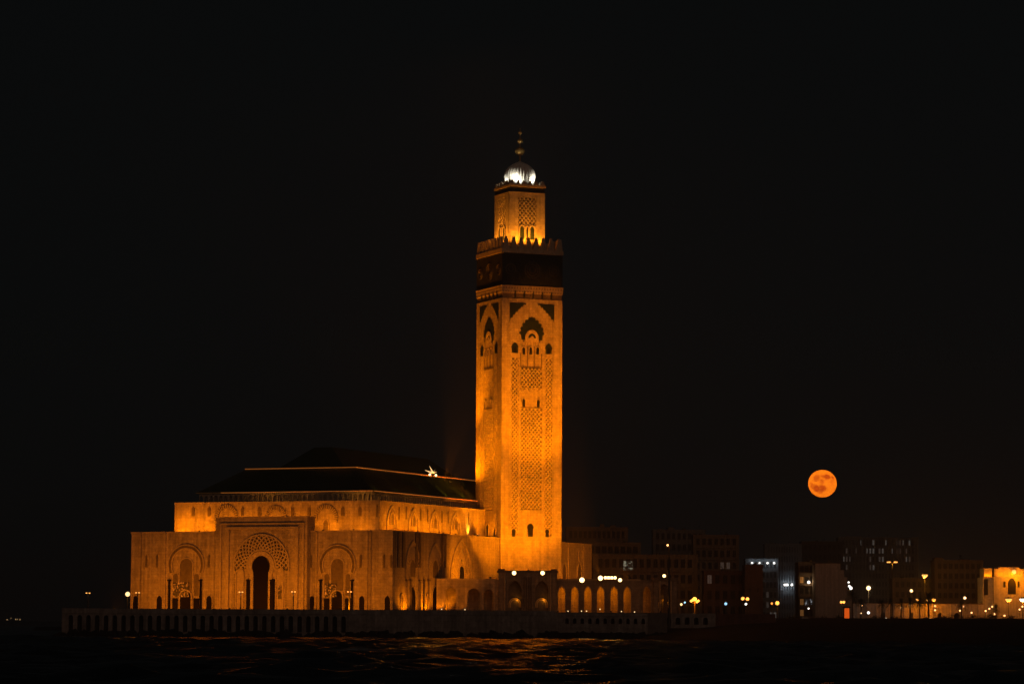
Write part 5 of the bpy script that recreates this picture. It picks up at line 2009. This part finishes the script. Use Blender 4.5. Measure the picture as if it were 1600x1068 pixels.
# ------------------------------------------------------------------ palms and shrubs
def palm(x, ytop, d, label, spread=1.0, seed=1, kind='fan'):
    rn = random.Random(seed)
    h = at(x, ytop, d)
    t = thing('palm_tree', (h.x, h.y, GZ), label, 'palm tree', 'palm trees along the coast road')
    H = h.z - 1.6 * spread
    lean = (rn.random() - .5) * 0.8
    m = MB()
    prev = Vector((h.x - lean, h.y, GZ - 0.5))
    for k in range(1, 7):
        f = k / 6
        p = Vector((h.x - lean * (1 - f) ** 2, h.y, GZ - 0.5 + (H - GZ + 0.5) * f))
        m.tube(prev, p, 0.42 - 0.14 * (f - 1 / 6), 0.42 - 0.14 * f + 0.03, 8)
        prev = p
    m.build('trunk', M['bark'], t)
    m = MB()
    c = Vector((h.x, h.y, H))
    for k in range(38):
        a = 2 * math.pi * (k * 0.382 + rn.random() * .1)
        el_ = R(80 - 120 * (k / 38) + rn.random() * 15)
        L = spread * (3.3 + 1.3 * rn.random())
        d0 = Vector((math.cos(a) * math.cos(el_), math.sin(a) * math.cos(el_), math.sin(el_)))
        side = d0.cross(Vector((0, 0, 1)))
        if side.length < .1:
            side = Vector((1, 0, 0))
        side.normalize()
        pts = []
        for j in range(6):
            f = j / 5
            pts.append(c + d0 * L * f + Vector((0, 0, -1)) * (L * 0.42 * f * f))
        for j in range(5):                             # leaflets either side of the rib
            for s in (-1, 1):
                for q in (0.2, 0.7):
                    b = pts[j].lerp(pts[j + 1], q)
                    ll = spread * 0.75 * math.sin(math.pi * min(0.95, 0.15 + (j + q) / 5 * .85))
                    tip = b + side * s * ll + (pts[j + 1] - pts[j]).normalized() * ll * .7 + Vector((0, 0, -0.25 * ll))
                    w_ = (pts[j + 1] - pts[j]) * 0.28
                    m.add([b, b + w_, tip], [(0, 1, 2)])
            m.add([pts[j] + side * .05, pts[j] - side * .05, pts[j + 1] - side * .04, pts[j + 1] + side * .04], [(0, 1, 2, 3)])
    m.build('crown', M['leaf'], t)
    return t
palm(1331.5, 925, 1600, 'tall dark palm right of the pale gable', 1.15, 1)
palm(1345.5, 936, 1612, 'slender palm behind the globe lamp near the kiosk', 0.9, 2)
palm(1436.5, 934, 1622, 'left one of the twin palms in front of the amber wall', 1.25, 3)
palm(1450.5, 928.5, 1615, 'right and taller one of the twin palms in front of the amber wall', 1.35, 4)
palm(1422, 934, 1625, 'dark palm left of the twin palms', 1.2, 5)
palm(1408, 936, 1630, 'second dark palm left of the twin palms', 1.1, 6)
palm(1392, 935, 1628, 'dark palm under the tall mast lamp', 1.2, 7)
palm(1378, 938, 1626, 'small dark palm left of the tall mast lamp', 1.0, 8)
palm(1502, 939.5, 1650, 'round-headed palm before the brown apartment house', 1.1, 9)
palm(1556, 945, 1660, 'squat palm at the foot of the palace corner', 1.0, 10)
def shrub(x, d, w, h, label, seed):
    rn = random.Random(seed)
    p = at(x, 962, d)
    t = thing('shrub', (p.x, d, GZ - 0.4), label, 'shrub', 'dark shrubs along the shore edge')
    m = MB()
    for k in range(260):
        a, b, r = rn.random() * 6.283, rn.random() * 1.57, rn.random() ** .5
        c = Vector((p.x + w * r * math.cos(a) * math.cos(b), d + w * .5 * r * math.sin(a) * math.cos(b), GZ - 0.4 + h * (0.1 + r * math.sin(b)) * (0.7 + .5 * rn.random())))
        u = Vector((rn.random() - .5, rn.random() - .5, rn.random() - .5)).normalized() * (0.25 + .25 * rn.random())
        v = u.cross(Vector((rn.random() - .5, rn.random() - .5, rn.random()))).normalized() * .3
        m.add([c - u, c + v, c + u, c - v], [(0, 1, 2, 3)])
    m.build('foliage', M['shrub'], t)
    m = MB()
    for k in range(4):
        m.tube((p.x + (k - 1.5) * w * .2, d, GZ - .6), (p.x + (k - 1.5) * w * .35, d, GZ + h * .5), 0.09, 0.04, 5)
    m.build('stem', M['bark'], t)
for j, (x, w, h, lab) in enumerate(((1122, 3.5, 3.2, 'low bush at the end of the promenade wall'), (1150, 3.0, 2.6, 'low bush under the two orange lamps'), (1238, 6.0, 2.4, 'wide bush left of the balcony house'),
                                    (1285, 7.0, 2.2, 'wide bush at the foot of the pale gable'), (1310, 4.0, 2.6, 'bush just left of the kiosk'), (1368, 7.0, 2.4, 'wide dark bush before the garden wall, left'),
                                    (1400, 6.0, 2.2, 'dark bush below the mast lamp'), (1475, 5.0, 2.6, 'dark bush right of the twin palms'), (1492, 8.0, 3.4, 'large dark bush before the brown house'),
                                    (1522, 8.0, 3.2, 'large dark bush left of the palace'), (1548, 6.0, 3.6, 'tall dark bush at the palace corner'), (1580, 8.0, 3.0, 'dark bush before the palace front'))):
    shrub(x, 1575 + j * 2, w, h, lab, 40 + j)
# parked cars catching the street light along the road
def car(x, label, mat, lights, seed):
    p = at(x, 966, 1643)
    t = thing('parked_car', (p.x, 1643, 9.75), label, 'car', 'cars parked on the coast road')
    prof = [(-2.1, .35), (-2.1, .85), (-1.5, .95), (-0.8, 1.42), (0.7, 1.42), (1.35, .98), (2.1, .85), (2.15, .35)]
    m = MB(lambda q: Vector((p.x + q[0], 1643 + q[1], 9.75 + q[2])))
    m.prism(list(reversed(prof)), -0.85, 0.85)
    m.build('body', mat, t)
    for wx in (-1.35, 1.35):
        for s in (-1, 1):
            m = MB()
            m.tube((p.x + wx, 1643 + s * .70, 10.08), (p.x + wx, 1643 + s * .90, 10.08), 0.33, 0.33, 12)
            m.build('wheel', M['metal'], t)
    m = MB(lambda q: Vector((p.x + q[0], 1643 + q[1], 9.75 + q[2])))
    m.prism([(1.2, 1.0), (0.65, 1.36), (-0.75, 1.36), (-1.3, 1.0)], -0.87, 0.87)
    m.build('side_window', M['glass'], t)
    m = MB()
    m.ball((p.x + 2.1, 1642.4, 10.45), 0.16 if not lights else 0.3, 6)
    m.build('headlight', M['em_white'] if lights else M['glass'], t)
pale = mottled('pale car paint', (.4, .4, .4), (.45, .45, .45), 1, .3, 0, False)
darkp = mottled('dark car paint', (.03, .03, .04), (.04, .04, .05), 1, .3, 0, False)
for j, (x, lab, mt, lg) in enumerate(((1235, 'pale parked car with a lit lamp below the finned tower', pale, True), (1258, 'pale parked car left of the pale gable', pale, False), (1378, 'dark parked car before the garden wall', darkp, True),
                                  (1446, 'parked car with bright white headlight under the twin palms', darkp, True), (1464, 'dark parked car right of the twin palms', darkp, False))):
    car(x, lab, mt, lg, j)

# ------------------------------------------------------------------ night haze round everything
m = MB()
m.box(-9300, 9300, -300, 40300, -8, 262)
hz = bpy.data.materials.new('night haze')
hz.use_nodes = True
ht = hz.node_tree
ht.nodes.clear()
ho = ht.nodes.new("ShaderNodeOutputMaterial")
hv = ht.nodes.new("ShaderNodeVolumePrincipled")
hv.inputs["Color"].default_value = (0.9, 0.9, 0.9, 1)
hv.inputs["Density"].default_value = 0.00015
hv.inputs["Anisotropy"].default_value = 0.5
ht.links.new(hv.outputs[0], ho.inputs["Volume"])
ho_ = m.build('haze', hz)
ho_['kind'] = 'stuff'
tag(ho_, 'thin night haze glowing faintly around the lamps', 'haze')

# ------------------------------------------------------------------ moon
mp_ = at(1285, 755, 30000)
m = MB()
rm = 22.2 / FPX * 30000
m.lathe((0, 0, 0), [(max(0.5, rm * math.sin(math.pi * k / 32)), -rm * 0.965 * math.cos(math.pi * k / 32)) for k in range(33)], 48)
mo = m.build('moon', M['moon'], None, (0, 0, 0), True)
mo.location = mp_
tag(mo, 'round orange full moon low in the dark sky', 'moon')
